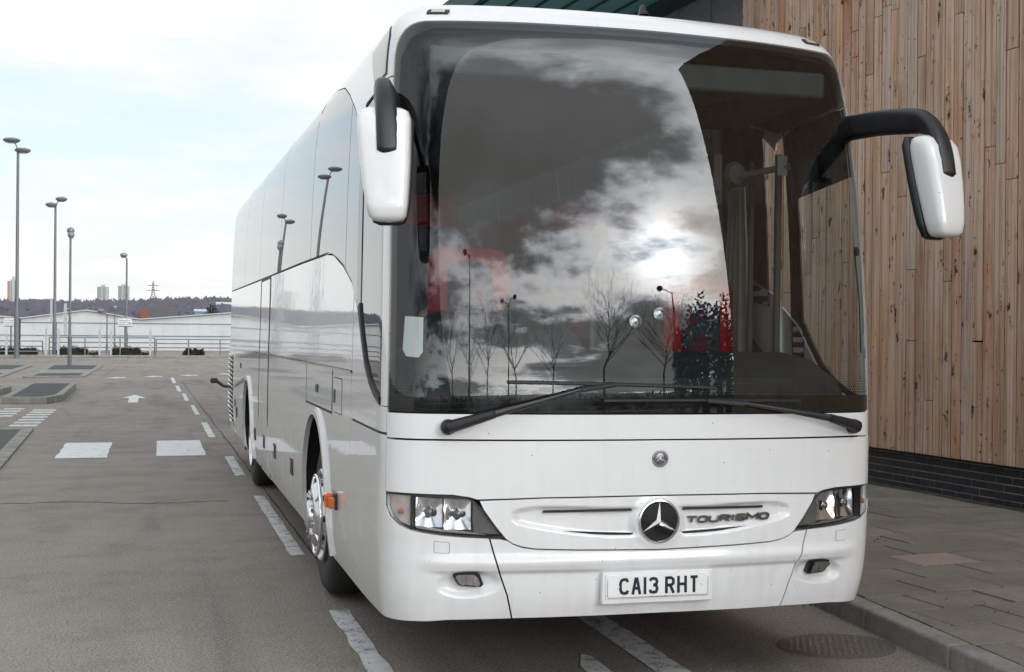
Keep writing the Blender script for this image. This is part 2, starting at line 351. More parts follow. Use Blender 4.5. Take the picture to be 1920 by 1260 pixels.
# ------------------------------------------------------------------ mesh helpers
def tag(o, label=None, cat=None, group=None, kind=None):
    for k, v in (('label', label), ('category', cat), ('group', group), ('kind', kind)):
        if v: o[k] = v
    return o
def link(name, me, mat, parent=None):
    o = bpy.data.objects.new(name, me)
    COL.objects.link(o)
    if mat and not me.materials: me.materials.append(MAT[mat])
    if parent: o.parent = parent
    return o
def empty(name, loc=(0, 0, 0), rz=0., parent=None):
    o = bpy.data.objects.new(name, None)
    COL.objects.link(o)
    o.location = loc; o.rotation_euler = (0, 0, rz); o.empty_display_size = .2
    if parent: o.parent = parent
    return o
class MB:
    def __init__(s): s.v = []; s.f = []
    def add(s, vs, fs):
        b = len(s.v); s.v += [tuple(x) for x in vs]; s.f += [tuple(i + b for i in q) for q in fs]; return s
    def box(s, c, size, m=None):
        x, y, z = (q / 2 for q in size)
        vs = [Vector((a * x, b * y, d * z)) for d in (-1, 1) for a, b in ((-1, -1), (1, -1), (1, 1), (-1, 1))]
        if m: vs = [m @ v for v in vs]
        vs = [v + Vector(c) for v in vs]
        return s.add(vs, [(3, 2, 1, 0), (4, 5, 6, 7), (0, 1, 5, 4), (1, 2, 6, 5), (2, 3, 7, 6), (3, 0, 4, 7)])
    def cham(s, c, size, b=.01):
        x, y, z = (q / 2 for q in size); c = Vector(c)
        ring = lambda a, d, e: [Vector((p, q, e)) + c for p, q in ((-a, -d), (a, -d), (a, d), (-a, d))]
        vs = ring(x - b, y - b, -z) + ring(x, y, -z + b) + ring(x, y, z - b) + ring(x - b, y - b, z)
        fs = [(3, 2, 1, 0), (12, 13, 14, 15)]
        for k in range(3):
            for i in range(4): fs.append((k * 4 + i, k * 4 + (i + 1) % 4, k * 4 + 4 + (i + 1) % 4, k * 4 + 4 + i))
        return s.add(vs, fs)
    def tube(s, path, r, n=8, caps=True, flat=1.):
        path = [Vector(p) for p in path]; rs = r if isinstance(r, (list, tuple)) else [r] * len(path)
        vs = []; fs = []; ref = None
        for i, p in enumerate(path):
            d = (path[min(i + 1, len(path) - 1)] - path[max(i - 1, 0)]).normalized()
            if ref is None:
                ref = Vector((0, 0, 1)) if abs(d.z) < .9 else Vector((1, 0, 0))
            a = (ref - d * ref.dot(d)).normalized(); b = d.cross(a); ref = a
            for k in range(n):
                q = 2 * math.pi * k / n; vs.append(p + (a * math.cos(q) + b * math.sin(q) * flat) * rs[i])
        for i in range(len(path) - 1):
            for k in range(n): fs.append((i * n + k, i * n + (k + 1) % n, (i + 1) * n + (k + 1) % n, (i + 1) * n + k))
        if caps:
            fs.append(tuple(reversed(range(n)))); fs.append(tuple(range((len(path) - 1) * n, len(path) * n)))
        return s.add(vs, fs)
    def lathe(s, prof, o, ax, n=32):
        """prof: list of (distance along axis, radius)"""
        o = Vector(o); ax = Vector(ax).normalized(); a = ax.orthogonal().normalized(); b = ax.cross(a)
        vs = []; fs = []
        for h, r in prof:
            for k in range(n):
                q = 2 * math.pi * k / n; vs.append(o + ax * h + (a * math.cos(q) + b * math.sin(q)) * max(r, 1e-4))
        for i in range(len(prof) - 1):
            for k in range(n): fs.append((i * n + k, i * n + (k + 1) % n, (i + 1) * n + (k + 1) % n, (i + 1) * n + k))
        return s.add(vs, fs)
    def prism(s, pts, ext):
        """pts: planar loop of 3-d points, ext: extrusion vector"""
        n = len(pts); e = Vector(ext); p = [Vector(q) for q in pts]
        return s.add(p + [q + e for q in p], [tuple(reversed(range(n))), tuple(range(n, 2 * n))] + [(i, (i + 1) % n, n + (i + 1) % n, n + i) for i in range(n)])
    def mesh(s, name, smooth=None, fixn=True):
        me = bpy.data.meshes.new(name); me.from_pydata(s.v, [], s.f)
        if fixn:
            bm = bmesh.new(); bm.from_mesh(me); bmesh.ops.recalc_face_normals(bm, faces=bm.faces); bm.to_mesh(me); bm.free()
        if smooth:
            me.shade_smooth()
            me.set_sharp_from_angle(angle=R(smooth))
        return me
    def build(s, name, mat, parent=None, smooth=None, bevel=0., fixn=True):
        o = link(name, s.mesh(name, smooth, fixn), mat, parent)
        if bevel:
            m = o.modifiers.new('bevel', 'BEVEL'); m.width = bevel; m.segments = 3; m.limit_method = 'ANGLE'; m.angle_limit = R(35)
        return o

# ================================================================== THE SETTING
def sheet(name, pts, z, mat, parent=None):
    me = bpy.data.meshes.new(name); me.from_pydata([(x, y, z) for x, y in pts], [], [tuple(range(len(pts)))])
    o = link(name, me, mat, parent)
    if me.polygons[0].normal.z < 0: me.flip_normals()
    return o
ground = sheet('ground', [(-4000, -4000), (4000, -4000), (4000, 5000), (-4000, 5000)], 0, 'asphalt')
tag(ground, 'brown-grey worn asphalt of the car park and lane', 'ground', kind='structure')
def ragged(x0, x1, y0, y1, lean=0., n=14, amp=.008, seed=0):
    rr = random.Random(seed); L = []; Rr = []
    for i in range(n + 1):
        y = y0 + (y1 - y0) * i / n; s = lean * (y - y0)
        L.append((x0 + s + rr.uniform(-amp, amp), y)); Rr.append((x1 + s + rr.uniform(-amp, amp), y))
    return L + Rr[::-1]
k = 0
for x0, x1, y0, y1 in [(-1.235, -1.115, -.9, 2.28), (-1.265, -1.155, 4.28, 8.0), (-1.33, -1.21, 9.97, 12.4), (-1.40, -1.29, 15.7, 19.2), (-1.43, -1.34, 21.5, 25.0), (-1.50, -1.40, 26.9, 30.7), (-1.58, -1.47, 31.9, 36.0), (-1.62, -1.51, 38., 43.2)]:
    k += 1
    sheet('lane_dash', ragged(x0, x1, y0, y1, seed=k, amp=.01 if y0 < 3 else .006), .004, 'road_paint', ground)
sheet('lane_line', ragged(.16, .335, -1.2, 9.5, .012, 30, .006, 31), .004, 'road_paint', ground)
sheet('lane_line', [(-.165, -.9), (-.03, -.9), (-.035, .83), (-.075, .88), (-.16, .64)], .004, 'road_paint', ground)
sheet('stop_block', ragged(-3.53, -2.87, 12.52, 14.97, .0, 6, .012, 40), .004, 'road_paint_fresh', ground)
sheet('stop_block', ragged(-2.22, -1.565, 12.6, 15.17, .0, 6, .012, 41), .004, 'road_paint_fresh', ground)
def arrow(cx, y0, y1, head, stem, hl):
    yh = y1 - hl
    return [(cx - stem, y0), (cx + stem, y0), (cx + stem, yh), (cx + head, yh), (cx, y1), (cx - head, yh), (cx - stem, yh)]
sheet('arrow_marking', arrow(-2.72, 26.3, 30.1, .30, .115, 1.7), .004, 'road_paint_fresh', ground)
for cx, y in ((-3.55, 43.), (-2.27, 44.2), (-.95, 45.4), (.5, 47.)):
    sheet('turn_arrow_marking', [(cx - .36, y), (cx + .1, y - .6), (cx + .1, y - .15), (cx + .36, y - .2), (cx + .36, y + .7), (cx + .1, y + .6), (cx + .1, y + 1.0)], .004, 'road_paint', ground)
for i in range(7):
    y = 18.6 + i * .78
    sheet('hatch_bar', [(-4.72, y + .05), (-4.25, y), (-4.25, y + .46), (-4.72, y + .5)], .004, 'road_paint', ground)
for i in range(4):
    y = 21.4 + i * .8
    sheet('hatch_bar', [(-5.35, y + .05), (-4.93, y), (-4.93, y + .42), (-5.35, y + .46)], .004, 'road_paint', ground)
for y, a, b in ((52., -1.2, 3.), (61., -4.2, -2.), (62.5, .2, 3.2)):
    sheet('bay_line', [(a, y), (b, y), (b, y + .16), (a, y + .16)], .004, 'road_paint', ground)
for k_, (xa, xb, ya, yb) in enumerate(((-1.08, -1.30, 3.2, 40.), (-4.0, -3.6, 46., 78.))):
    n_ = 60; pts_ = []
    rr_ = random.Random(k_)
    mid_ = [(xa + (xb - xa) * i / n_ + rr_.uniform(-.012, .012), ya + (yb - ya) * i / n_) for i in range(n_ + 1)]
    sheet('tarmac_joint', [(x - rr_.uniform(.004, .016), y) for x, y in mid_] + [(x + rr_.uniform(.004, .016), y) for x, y in mid_[::-1]], .003, 'dirt_edge', ground)
for k_, pts_ in enumerate(([(-6.2, 7.9), (-4.6, 7.75), (-3.3, 7.95), (-2.2, 7.6), (-1.5, 7.7)], [(-3.9, 16.9), (-2.9, 17.3), (-1.9, 17.1)], [(-.9, 14.0), (-.6, 14.9), (.2, 15.2)])):
    rr_ = random.Random(60 + k_); fine_ = []
    for a_, b_ in zip(pts_, pts_[1:]): fine_ += [(a_[0] + (b_[0] - a_[0]) * i / 12 + rr_.uniform(-.03, .03), a_[1] + (b_[1] - a_[1]) * i / 12 + rr_.uniform(-.05, .05)) for i in range(12)]
    sheet('tarmac_crack', [(x, y - rr_.uniform(.006, .02)) for x, y in fine_] + [(x, y + rr_.uniform(.006, .02)) for x, y in fine_[::-1]], .003, 'dirt_edge', ground)
# oil-dark iron cover by the kerb
mc = empty('drain_cover', (1.36, .72, 0)); tag(mc, 'dark studded iron drain cover set in the asphalt beside the kerb', 'drain cover')
mb = MB(); mb.lathe([(0, .33), (.004, .33), (.005, .32), (.005, 0)], (0, 0, 0), (0, 0, 1), 40); o = mb.build('rim', 'cast_iron', mc, 40); o.scale = (1, .86, 1)
mb = MB(); rs = random.Random(2)
for i in range(-7, 8):
    for j in range(-6, 7):
        x, y = i * .04 + (j % 2) * .02, j * .04
        if (x / .29) ** 2 + (y / .24) ** 2 < 1: mb.cham((x + rs.uniform(-.004, .004), y + rs.uniform(-.004, .004), .005), (.02, .015, .008), .003)
o = mb.build('studs', 'cast_iron', mc); tag(o, kind='stuff')

# ---- parking islands on the left
def island(name, label, pts, h, surf, kerb_w=.16, flush=False):
    root = empty(name, (0, 0, 0)); tag(root, label, 'traffic island')
    n = len(pts); cx = sum(p[0] for p in pts) / n; cy = sum(p[1] for p in pts) / n
    def inset(d):
        out = []
        for i in range(n):
            p0, p1, p2 = (Vector(pts[(i + q) % n]) for q in (-1, 0, 1))
            a = (p1 - p0).normalized(); b = (p2 - p1).normalized(); na = Vector((-a.y, a.x)); nb = Vector((-b.y, b.x))
            m = (na + nb); m = m / max(.3, m.dot(na)); out.append(p1 + m * d)
        return out
    area = sum(pts[i][0] * pts[(i + 1) % n][1] - pts[(i + 1) % n][0] * pts[i][1] for i in range(n))
    if area < 0: pts = pts[::-1]
    inn = inset(kerb_w)
    for i in range(n):
        a, b = Vector(pts[i]), Vector(pts[(i + 1) % n]); c, d = inn[(i + 1) % n], inn[i]
        L = (b - a).length; m = max(1, round(L / .92))
        for q in range(m):
            t0, t1 = q / m + .004 / L, (q + 1) / m - .004 / L
            mb = MB(); mb.prism([(*(a.lerp(b, t0)), 0), (*(a.lerp(b, t1)), 0), (*(d.lerp(c, t1)), 0), (*(d.lerp(c, t0)), 0)], (0, 0, h))
            mb.build('kerb_stone', 'concrete', root, bevel=.012)
    sheet('surface', [tuple(p) for p in inn], h - .012, surf, root)
    return root
island('kerbed_island', 'raised dark tarmac parking island with concrete kerb beyond the hatched bars', [(-5.60, 26.1), (-4.62, 25.95), (-4.36, 27.3), (-4.42, 34.3), (-5.75, 34.6)], .16, 'dark_tarmac')
island('kerbed_island', 'raised kerbed island cut off by the left picture edge', [(-8.0, 25.4), (-6.35, 25.5), (-6.0, 32.3), (-8.0, 32.6)], .16, 'dark_tarmac')
island('flush_island', 'dark flush-kerbed island nearest the camera at the left edge', [(-8.5, 9.2), (-4.02, 9.3), (-4.23, 17.9), (-8.5, 18.1)], .03, 'grassy_tarmac', .2)
a4 = island('paved_island', 'pale low island with dark far end carrying the short lamp post', [(-6.7, 43.), (-4.6, 43.6), (-4.52, 58.8), (-6.9, 59.)], .06, 'concrete')
sheet('tarmac_patch', [(-6.5, 51.6), (-4.75, 52.2), (-4.75, 58.4), (-6.7, 58.6)], .056, 'dark_tarmac', a4)
sheet('tarmac_patch', [(-6.4, 44.), (-4.85, 44.3), (-4.85, 46.8), (-6.4, 46.6)], .056, 'dark_tarmac', a4)
a3 = island('paved_island', 'pale low island with dark far end at the left picture edge', [(-11.5, 43.), (-7.4, 43.6), (-7.7, 59.), (-11.5, 59.2)], .06, 'concrete')
sheet('tarmac_patch', [(-11.2, 51.6), (-7.95, 52.2), (-7.95, 58.4), (-11.2, 58.8)], .056, 'dark_tarmac', a3)
sheet('tarmac_patch', [(-11.2, 44.), (-7.7, 44.3), (-7.7, 46.8), (-11.2, 46.6)], .056, 'dark_tarmac', a3)

# ---- pavement on the right
KX = lambda y: 1.672 + .062 * y          # kerb face
WX = lambda y: 5.33 - .08 * (y - 7.0)    # brick face
PZ = .12
pav = sheet('pavement', [(KX(-9) + .05, -9), (WX(-9), -9), (WX(16), 16), (KX(16) + .05, 16)], PZ - .022, 'joint_moss'); tag(pav, 'footpath of grey concrete slabs between kerb and timber building', 'pavement', kind='structure')
y = -9.0; i = 0
while y < 15.5:
    L = .915; y1 = y + L - .006
    mb = MB(); mb.prism([(KX(y), y, -.1), (KX(y) + .14, y, -.1), (KX(y1) + .14, y1, -.1), (KX(y1), y1, -.1)], (0, 0, .1 + PZ + .004))
    mb.build('kerb_stone', 'concrete', pav, bevel=.02); y += L; i += 1
def clip_poly(poly, nx, ny, d):
    """keep the side where nx*x+ny*y >= d"""
    out = []
    for i in range(len(poly)):
        a, b = poly[i], poly[(i + 1) % len(poly)]; da = nx * a[0] + ny * a[1] - d; db = nx * b[0] + ny * b[1] - d
        if da >= 0: out.append(a)
        if (da >= 0) != (db >= 0):
            t_ = da / (da - db); out.append((a[0] + (b[0] - a[0]) * t_, a[1] + (b[1] - a[1]) * t_))
    return out
e1 = Vector((1, .08)).normalized(); e2 = Vector((-e1.y, e1.x)); o0 = Vector((2.90, 2.25))
rs = random.Random(5)
for j in range(-16, 20):
    sh = .26 * (j % 2)
    for i in range(-4, 7):
        a = o0 + e1 * (i * .525 + sh) + e2 * (j * .405)
        g_ = rs.choice((.006, .007, .009, .012, .016))
        q = [a + e1 * g_ + e2 * g_, a + e1 * (.525 - g_) + e2 * g_, a + e1 * (.525 - g_) + e2 * (.405 - g_), a + e1 * g_ + e2 * (.405 - g_)]
        q = [(p.x, p.y) for p in q]
        # kerb back line: x - .062 y >= 1.672+.146 ; wall line: x + .08 y <= 5.33+.56-.13
        q = clip_poly(q, 1, -.062, 1.822); q = clip_poly(q, -1, -.08, -(5.33 + .56 - .10)) if len(q) > 2 else q
        if len(q) < 3: continue
        cy = sum(p[1] for p in q) / len(q)
        if cy < -2.6 or cy > 9.5: continue
        ti = [rs.uniform(-.004, .003) for _ in range(2)]; z0 = PZ + rs.uniform(-.003, .003)
        b = .004; cx_ = sum(p[0] for p in q) / len(q); n = len(q)
        top = [(cx_ + (p[0] - cx_) * .985, cy + (p[1] - cy) * .985, z0 + ti[0] * (p[0] - cx_) + ti[1] * (p[1] - cy)) for p in q]
        rim = [(p[0], p[1], z0 - b) for p in q]; bot = [(p[0], p[1], PZ - .03) for p in q]
        mb = MB(); mb.add(top + rim + bot, [tuple(range(n))] + [(k_ * n + m_, k_ * n + n + m_, k_ * n + n + (m_ + 1) % n, k_ * n + (m_ + 1) % n) for k_ in (0, 1) for m_ in range(n)])
        o = mb.build('paving_slab', 'paving_pink' if (i, j) == (0, 0) else 'paving', pav)
strip_pts = [(WX(y) - .10 - .05 * (1 + math.sin(y * 5.1) * .5), y) for y in np.arange(-3, 10, .25)]
sheet('wall_foot_dirt', strip_pts + [(WX(y), y) for y in np.arange(9.75, -3.1, -.25)], PZ + .006, 'dirt_edge', pav)
o = sheet('pavement_beyond', [(KX(9.4) + .15, 9.4), (WX(9.4), 9.4), (WX(16), 16), (KX(16) + .15, 16)], PZ - .004, 'paving', pav)
o = sheet('pavement_behind', [(KX(-9) + .15, -9), (WX(-9), -9), (WX(-2.5), -2.5), (KX(-2.5) + .15, -2.5)], PZ - .004, 'paving', pav)
# moss and weed tufts in the joints and at the kerb foot
mb = MB(); rs = random.Random(9)
for _ in range(150):
    c = rs.choice([(KX(1.9) - .03, 1.85), (2.47, .95), (3.5, 3.35), (3.2, 3.3), (2.6, 3.1), (4.2, 2.3)])
    x, y = c[0] + rs.gauss(0, .05), c[1] + rs.gauss(0, .13); z = PZ if x > KX(y) + .16 else 0.
    h = rs.uniform(.012, .03) * (1.8 if z == 0 else .6); a = rs.uniform(0, 6.28); dx, dy = math.cos(a) * .004, math.sin(a) * .004
    mb.add([(x - dx, y - dy, z), (x + dx, y + dy, z), (x + rs.uniform(-.02, .02), y + rs.uniform(-.02, .02), z + h)], [(0, 1, 2)])
simple('moss', (.045, .075, .015), .9)
tag(mb.build('moss_tufts', 'moss', fixn=False), 'small green moss and weed tufts in the paving joints', 'moss', kind='stuff')

# ---- timber-clad building
bld = empty('timber_clad_building', (5.33, 7.0, 0)); tag(bld, 'building clad in weathered vertical timber boards over dark blue brick plinth, right of the coach', 'building')
bld.rotation_euler = (0, 0, math.atan2(.08, 1))       # local +y runs along the wall away from the camera, local -x faces the coach
def P(mb, name, mat, **k): return mb.build(name, mat, bld, **k)
FAR_END, NEAR_END = 2.63, -16.9
mb = MB(); mb.box((.11, (FAR_END + NEAR_END) / 2, .25), (.24, FAR_END - NEAR_END, .78)); P(mb, 'plinth_mortar', 'mortar')
bm_ = MB(); bm_.cham((0, 0, 0), (1, 1, 1), .03); brick_me = bm_.mesh('brick'); brick_me.materials.append(MAT['blue_brick'])
for row in range(6):
    z = PZ - .02 + .0375 + row * .075
    for i in range(-16, 13):
        y = i * .225 + (.1125 if row % 2 else 0)
        if y > FAR_END - .1: continue
        o = link('brick', brick_me, None, bld); o.location = (.042 + rs.uniform(-.002, .002), y, z); o.scale = (.012 + .10, .2155, .0655)
mb = MB()
for row in range(6):
    z = PZ - .02 + .0375 + row * .075
    for i in range(-74, -16): mb.box((.042, i * .225 + (.1125 if row % 2 else 0), z), (.112, .2155, .0655))
o = P(mb, 'bricks_behind', 'blue_brick'); tag(o, kind='stuff')
TOP = 12.5; BW = .147; rs = random.Random(21)
pm = MB(); pm.cham((0, 0, 0), (1, 1, 1), .02); plank_me = pm.mesh('plank'); plank_me.materials.append(MAT['timber'])
y = FAR_END; i = 0
stuff = MB()
while y > NEAR_END:
    w = BW * rs.uniform(.9, 1.1); cuts = sorted(rs.uniform(.9, 7.2) for _ in range(rs.choice((1, 2, 2, 3)))); zs = [.515] + cuts + [TOP]
    dx = rs.uniform(-.006, .006)
    for a, b in zip(zs, zs[1:]):
        if b - a < .08: continue
        if y > -5.2:
            o = link('plank', plank_me, None, bld); o.location = (-.10 + dx + rs.uniform(-.0025, .0025), y - w / 2, (a + b) / 2)
            o.scale = (.026, w - rs.choice((.008, .011, .014, .018)), b - a - .007); o.rotation_euler = (rs.uniform(-.0006, .0006), 0, rs.uniform(-.02, .02))
        else:
            stuff.box((-.10 + dx, y - w / 2, (a + b) / 2), (.026, w - .005, b - a - .006))
    y -= w; i += 1
o = P(stuff, 'planks_behind', 'timber'); tag(o, kind='stuff')
mb = MB(); mb.box((-.02, (FAR_END + NEAR_END) / 2, (TOP + .6) / 2), (.11, FAR_END - NEAR_END - .01, TOP - .6)); P(mb, 'backing_board', 'black_gap')
mb = MB(); mb.box((6.0, (FAR_END + NEAR_END) / 2, TOP / 2), (11.9, FAR_END - NEAR_END - .04, TOP)); P(mb, 'core', 'grey_cladding')
mb = MB(); mb.box((.31, FAR_END + 10, 4.5), (.1, 20, 9.0)); mb.box((6., FAR_END + 10, 4.4), (11.2, 19.9, 8.8)); P(mb, 'grey_wall', 'grey_cladding')
for i in range(20):
    mb = MB(); mb.box((.252, FAR_END + .5 + i, 4.5), (.016, .03, 9.)); P(mb, 'cladding_rib', 'grey_cladding')
# teal standing-seam canopy over the far part of the wall
CZ, CX0, CX1, CY0, CY1 = 6.55, -2.62, -.22, FAR_END - .3, FAR_END + 12.
mb = MB(); mb.box(((CX0 + CX1) / 2, (CY0 + CY1) / 2, CZ + .15), (CX1 - CX0, CY1 - CY0, .3)); P(mb, 'canopy', 'teal_metal')
for i in range(7):
    x = CX0 + .08 + i * .4; mb = MB(); mb.box((x, (CY0 + CY1) / 2, CZ - .012), (.035, CY1 - CY0 - .02, .026)); P(mb, 'canopy_seam', 'teal_dark')
mb = MB(); mb.box((CX1 + .17, (CY0 + CY1) / 2, CZ + .08), (.34, CY1 - CY0, .34)); P(mb, 'canopy_shade_gap', 'teal_dark')  # dark box stands in for the shaded gap between canopy and wall
mb = MB(); mb.box((CX0 - .03, (CY0 + CY1) / 2, CZ + .14), (.06, CY1 - CY0 + .02, .36)); P(mb, 'canopy_fascia', 'teal_dark')

# ---- railings, posts, hedges and kerb along the far edge of the car park
fk = MB(); fk.cham((-5, 79.2, .075), (80, .35, .15), .02); fk.cham((-5, 81.2, .06), (80, 3.4, .12), .01)
tag(fk.build('far_kerb', 'concrete'), 'long low concrete kerb across the far edge of the car park', 'kerb', kind='structure')
def railing(x0, x1, y, z0, z1, label):
    root = empty('railing', ((x0 + x1) / 2, y, 0)); tag(root, label, 'railing'); h = (x1 - x0) / 2
    for z in (z1, z0 + (z1 - z0) * .5, z0):
        mb = MB(); mb.tube([(-h, 0, z), (h, 0, z)], .035, 8); mb.build('rail', 'rail_steel', root, 40)
    n = max(1, int((x1 - x0) / 1.9))
    for i in range(n + 1):
        mb = MB(); mb.tube([(-h + 2 * h * i / n, 0, .1), (-h + 2 * h * i / n, 0, z1)], .04, 8); mb.build('post', 'rail_steel', root, 40)
    return root
railing(-8.5, -2.1, 80.6, .62, 1.24, 'galvanised tube railing behind the grey posts, left of the coach')
railing(-2.0, 6.0, 80.4, .62, 1.16, 'galvanised tube railing running behind the rear of the coach')
railing(-24., -8.9, 80.6, .35, 1.0, 'lower galvanised railing at the left picture edge')
for i, (x, lab) in enumerate(((-10.98, 'leftmost short grey post by the car park railing'), (-8.66, 'left post of the first tall pair at the railing'), (-7.93, 'right post of the first tall pair at the railing'),
        (-5.46, 'left post of the middle pair under the small lamp'), (-4.78, 'right post of the middle pair under the small lamp'), (-2.38, 'single grey post right of the notice board'))):
    mb = MB(); mb.cham((x, 80.1, .95 if i else .8), (.13, .13, 1.66 if i else 1.36), .012)
    tag(mb.build('boundary_post', 'post_grey'), lab, 'post', 'grey posts along the railing')
def tuft_bush(name, x0, x1, y, h, label, n=900, mat='hedge_leaf', depth=.7):
    root = empty(name, ((x0 + x1) / 2, y, .1)); tag(root, label, 'hedge', 'low hedges along the railing')
    rr = random.Random(int(x0 * 100)); mb = MB(); w = (x1 - x0) / 2
    for _ in range(n):
        a = rr.uniform(-1, 1); x = a * w; z = h * (rr.random() ** .7) * (1 - abs(a) ** 6 * .5) * (.85 + .15 * math.sin(a * 9)); yy = rr.uniform(-depth, depth) / 2
        p = Vector((x, yy, z)); d1 = Vector((rr.gauss(0, 1), rr.gauss(0, 1), rr.gauss(0, 1))).normalized() * .07; d2 = Vector((rr.gauss(0, 1), rr.gauss(0, 1), rr.gauss(0, 1))).normalized() * .085
        mb.add([p, p + d1, p + d1 + d2, p + d2], [(0, 1, 2, 3)])
    mb.build('foliage', mat, root, fixn=False)
    mb = MB(); mb.cham((0, 0, h * .36), (w * 1.9, depth * .7, h * .72), h * .1); mb.build('stems', 'hedge_leaf', root)
    return root
for x0, x1, h, lab in ((-13., -9.2, .6, 'dark clipped hedge at the left picture edge'), (-8.1, -6.2, .6, 'dark clipped hedge behind the short lamp post'), (-4.9, -2.95, .62, 'dark clipped hedge behind the right notice board'), (-.3, 1.0, .5, 'short dark hedge nearest the coach rear')):
    tuft_bush('hedge', x0, x1, 81.1, h, lab)
for x, lab in ((-5.85, 'scrubby small bush left of the middle posts'), (-2.62, 'scrubby small bush beside the single grey post')):
    tuft_bush('shrub', x - .3, x + .3, 81., .24, lab, 90, depth=.4)

# ---- lamp posts
def lamp_post(x, y, h, r, heads, label, ang=0., box=None):
    root = empty('lamp_post', (x, y, 0), ang); tag(root, label, 'lamp post', 'lamp posts in the car park')
    mb = MB(); mb.tube([(0, 0, 0), (0, 0, h * .22)], r * 1.45, 12); mb.build('base', 'galvanised', root, 40)
    mb = MB(); mb.tube([(0, 0, h * .22), (0, 0, h * .23), (0, 0, h * .98)], [r * 1.3, r, r * .72], 12); mb.build('pole', 'galvanised', root, 40)
    for (dx, dy, dz, L) in heads:
        hd = empty('lamp_head', (0, 0, 0), 0, root)
        mb = MB(); mb.tube([(0, 0, h * .98 - .1), (dx * .5, dy * .5, h + dz - .06), (dx, dy, h + dz)], .035, 8); mb.build('bracket', 'galvanised', hd, 40)
        mb = MB(); mb.lathe([(-.16, .0), (-.15, L * .32), (-.06, L * .46), (.02, L * .5), (.09, L * .40), (.14, L * .18), (.15, 0)], (dx, dy, h + dz + .05), (0, 0, 1), 20); o = mb.build('housing', 'lamp_head', hd, 50); o.scale = (1, 1, 1)
        mb = MB(); mb.lathe([(-.20, 0), (-.19, L * .22), (-.155, L * .3)], (dx, dy, h + dz + .05), (0, 0, 1), 16); mb.build('lens', 'clear_indicator', hd, 50)
    if box:
        mb = MB(); mb.cham((-.2, -.05, box), (.13, .13, 1.5), .02); mb.tube([(-.2, -.05, box + .5), (0, 0, box + .5)], .02, 6); mb.tube([(-.2, -.05, box - .5), (0, 0, box - .5)], .02, 6); mb.build('sign_back', 'post_grey', root)
    return root
lamp_post(-10.0, 76., 12.7, .105, [(-.35, -.1, .15, 1.0), (.25, .1, -.4, .95)], 'tallest twin-headed lamp post at the left picture edge', box=4.1)
lamp_post(-8.35, 82.9, 10.0, .095, [(.35, .1, .15, .75), (-.25, -.1, -.25, .75)], 'second tallest twin-headed lamp post, just right of the tallest', box=3.0)
lamp_post(-5.99, 58.2, 6.25, .065, [(0, .1, .08, .36), (.03, -.1, -.13, .32)], 'slim twin-headed lamp post standing on the pale island', box=2.2)
lamp_post(-3.95, 85.5, 6.7, .075, [(-.2, 0, .05, .5)], 'single-headed lamp post behind the notice board nearest the coach', box=None)
sl = lamp_post(-5.5, 95., 3.0, .06, [(-.45, 0, .1, .6)], 'small white-headed lamp by the shed between the two notice boards', 0)
lamp_post(-5.0, 97., 3.3, .05, [(0, 0, .1, .36)], 'small ball-topped lamp right beside the white-headed one', 0)
lamp_post(-17.5, 66., 10.5, .07, [(-.25, 0, .1, .42), (.25, 0, .1, .42)], 'twin-headed lamp post left of the frame mirrored in the coach windows')
lamp_post(-16.0, 50., 10.5, .06, [(-.2, 0, .1, .36), (.2, 0, -.2, .36)], 'near twin-headed lamp post left of the frame mirrored in the coach side')
# ---- notice boards
def notice(x, y, z0, z1, w, label):
    root = empty('notice_board', (x, y, 0)); tag(root, label, 'notice board', 'parking notice boards')
    mb = MB(); mb.tube([(0, 0, 0), (0, 0, z1)], .05, 10); mb.build('post', 'galvanised', root, 40)
    pl = MB(); pl.cham((0, -.07, (z0 + z1) / 2), (w, .03, z1 - z0), .006); b = pl.build('board', 'sign_face', root)
    mb = MB(); mb.box((0, -.088, z0 + .03), (w, .01, .05)); mb.box((0, -.088, z1 - .03), (w, .01, .04)); mb.build('border', 'sign_ink', b)
    for i in range(3):
        mb = MB(); mb.box((-.03, -.088, z0 + .15 + i * .13), (w * .8, .01, .028)); mb.build('text_line', 'sign_ink', b)
    mb = MB(); mb.box((w * .38, -.091, z0 + .22), (.09, .01, .07)); mb.build('symbol', 'sign_ink', b)
notice(-4.0, 84.0, 1.95, 2.57, .86, 'white parking notice board on a post left of the coach')
notice(-11.1, 84.0, 1.9, 2.5, .86, 'white parking notice board at the left picture edge')

# ---- white sheds beyond the railing
def shed(x0, xr, x1, y, ze, zr, label, depth=60., skew=0.):
    root = empty('white_shed', ((x0 + x1) / 2, y, 0)); tag(root, label, 'shed', 'white sheds beyond the railing'); cx = (x0 + x1) / 2
    A = [(x0 - cx, 0, -.5), (x1 - cx, 0, -.5), (x1 - cx, 0, ze), (xr - cx, 0, zr), (x0 - cx, 0, ze)]
    mb = MB(); mb.prism(A, (skew, depth, 0)); mb.build('wall', 'white_sheet', root)
    rf = MB(); t_ = .1
    for a, b in (((x0 - .05 - cx, ze), (xr - cx, zr)), ((xr - cx, zr), (x1 + .05 - cx, ze))):
        rf.prism([(a[0], -.3, a[1] + .01), (b[0], -.3, b[1] + .01), (b[0], -.3, b[1] + t_), (a[0], -.3, a[1] + t_)], (skew, depth, 0))
    r = rf.build('roof', 'shed_roof', root)
    n = max(6, int((x1 - x0) / 1.0))
    for i in range(1, n):
        x = x0 + (x1 - x0) * i / n - cx; zt = ze + (zr - ze) * (1 - abs(x + cx - xr) / ((xr - x0) if x + cx < xr else (x1 - xr)))
        mb = MB(); mb.box((x, -.02, (zt - .5) / 2), (.05, .04, zt + .5)); mb.build('cladding_rib', 'white_sheet', root)
    for z in (ze - .30, 1.25):
        mb = MB(); mb.box((0, -.035, z), (x1 - x0, .07, .05)); mb.build('flashing', 'galvanised', root)
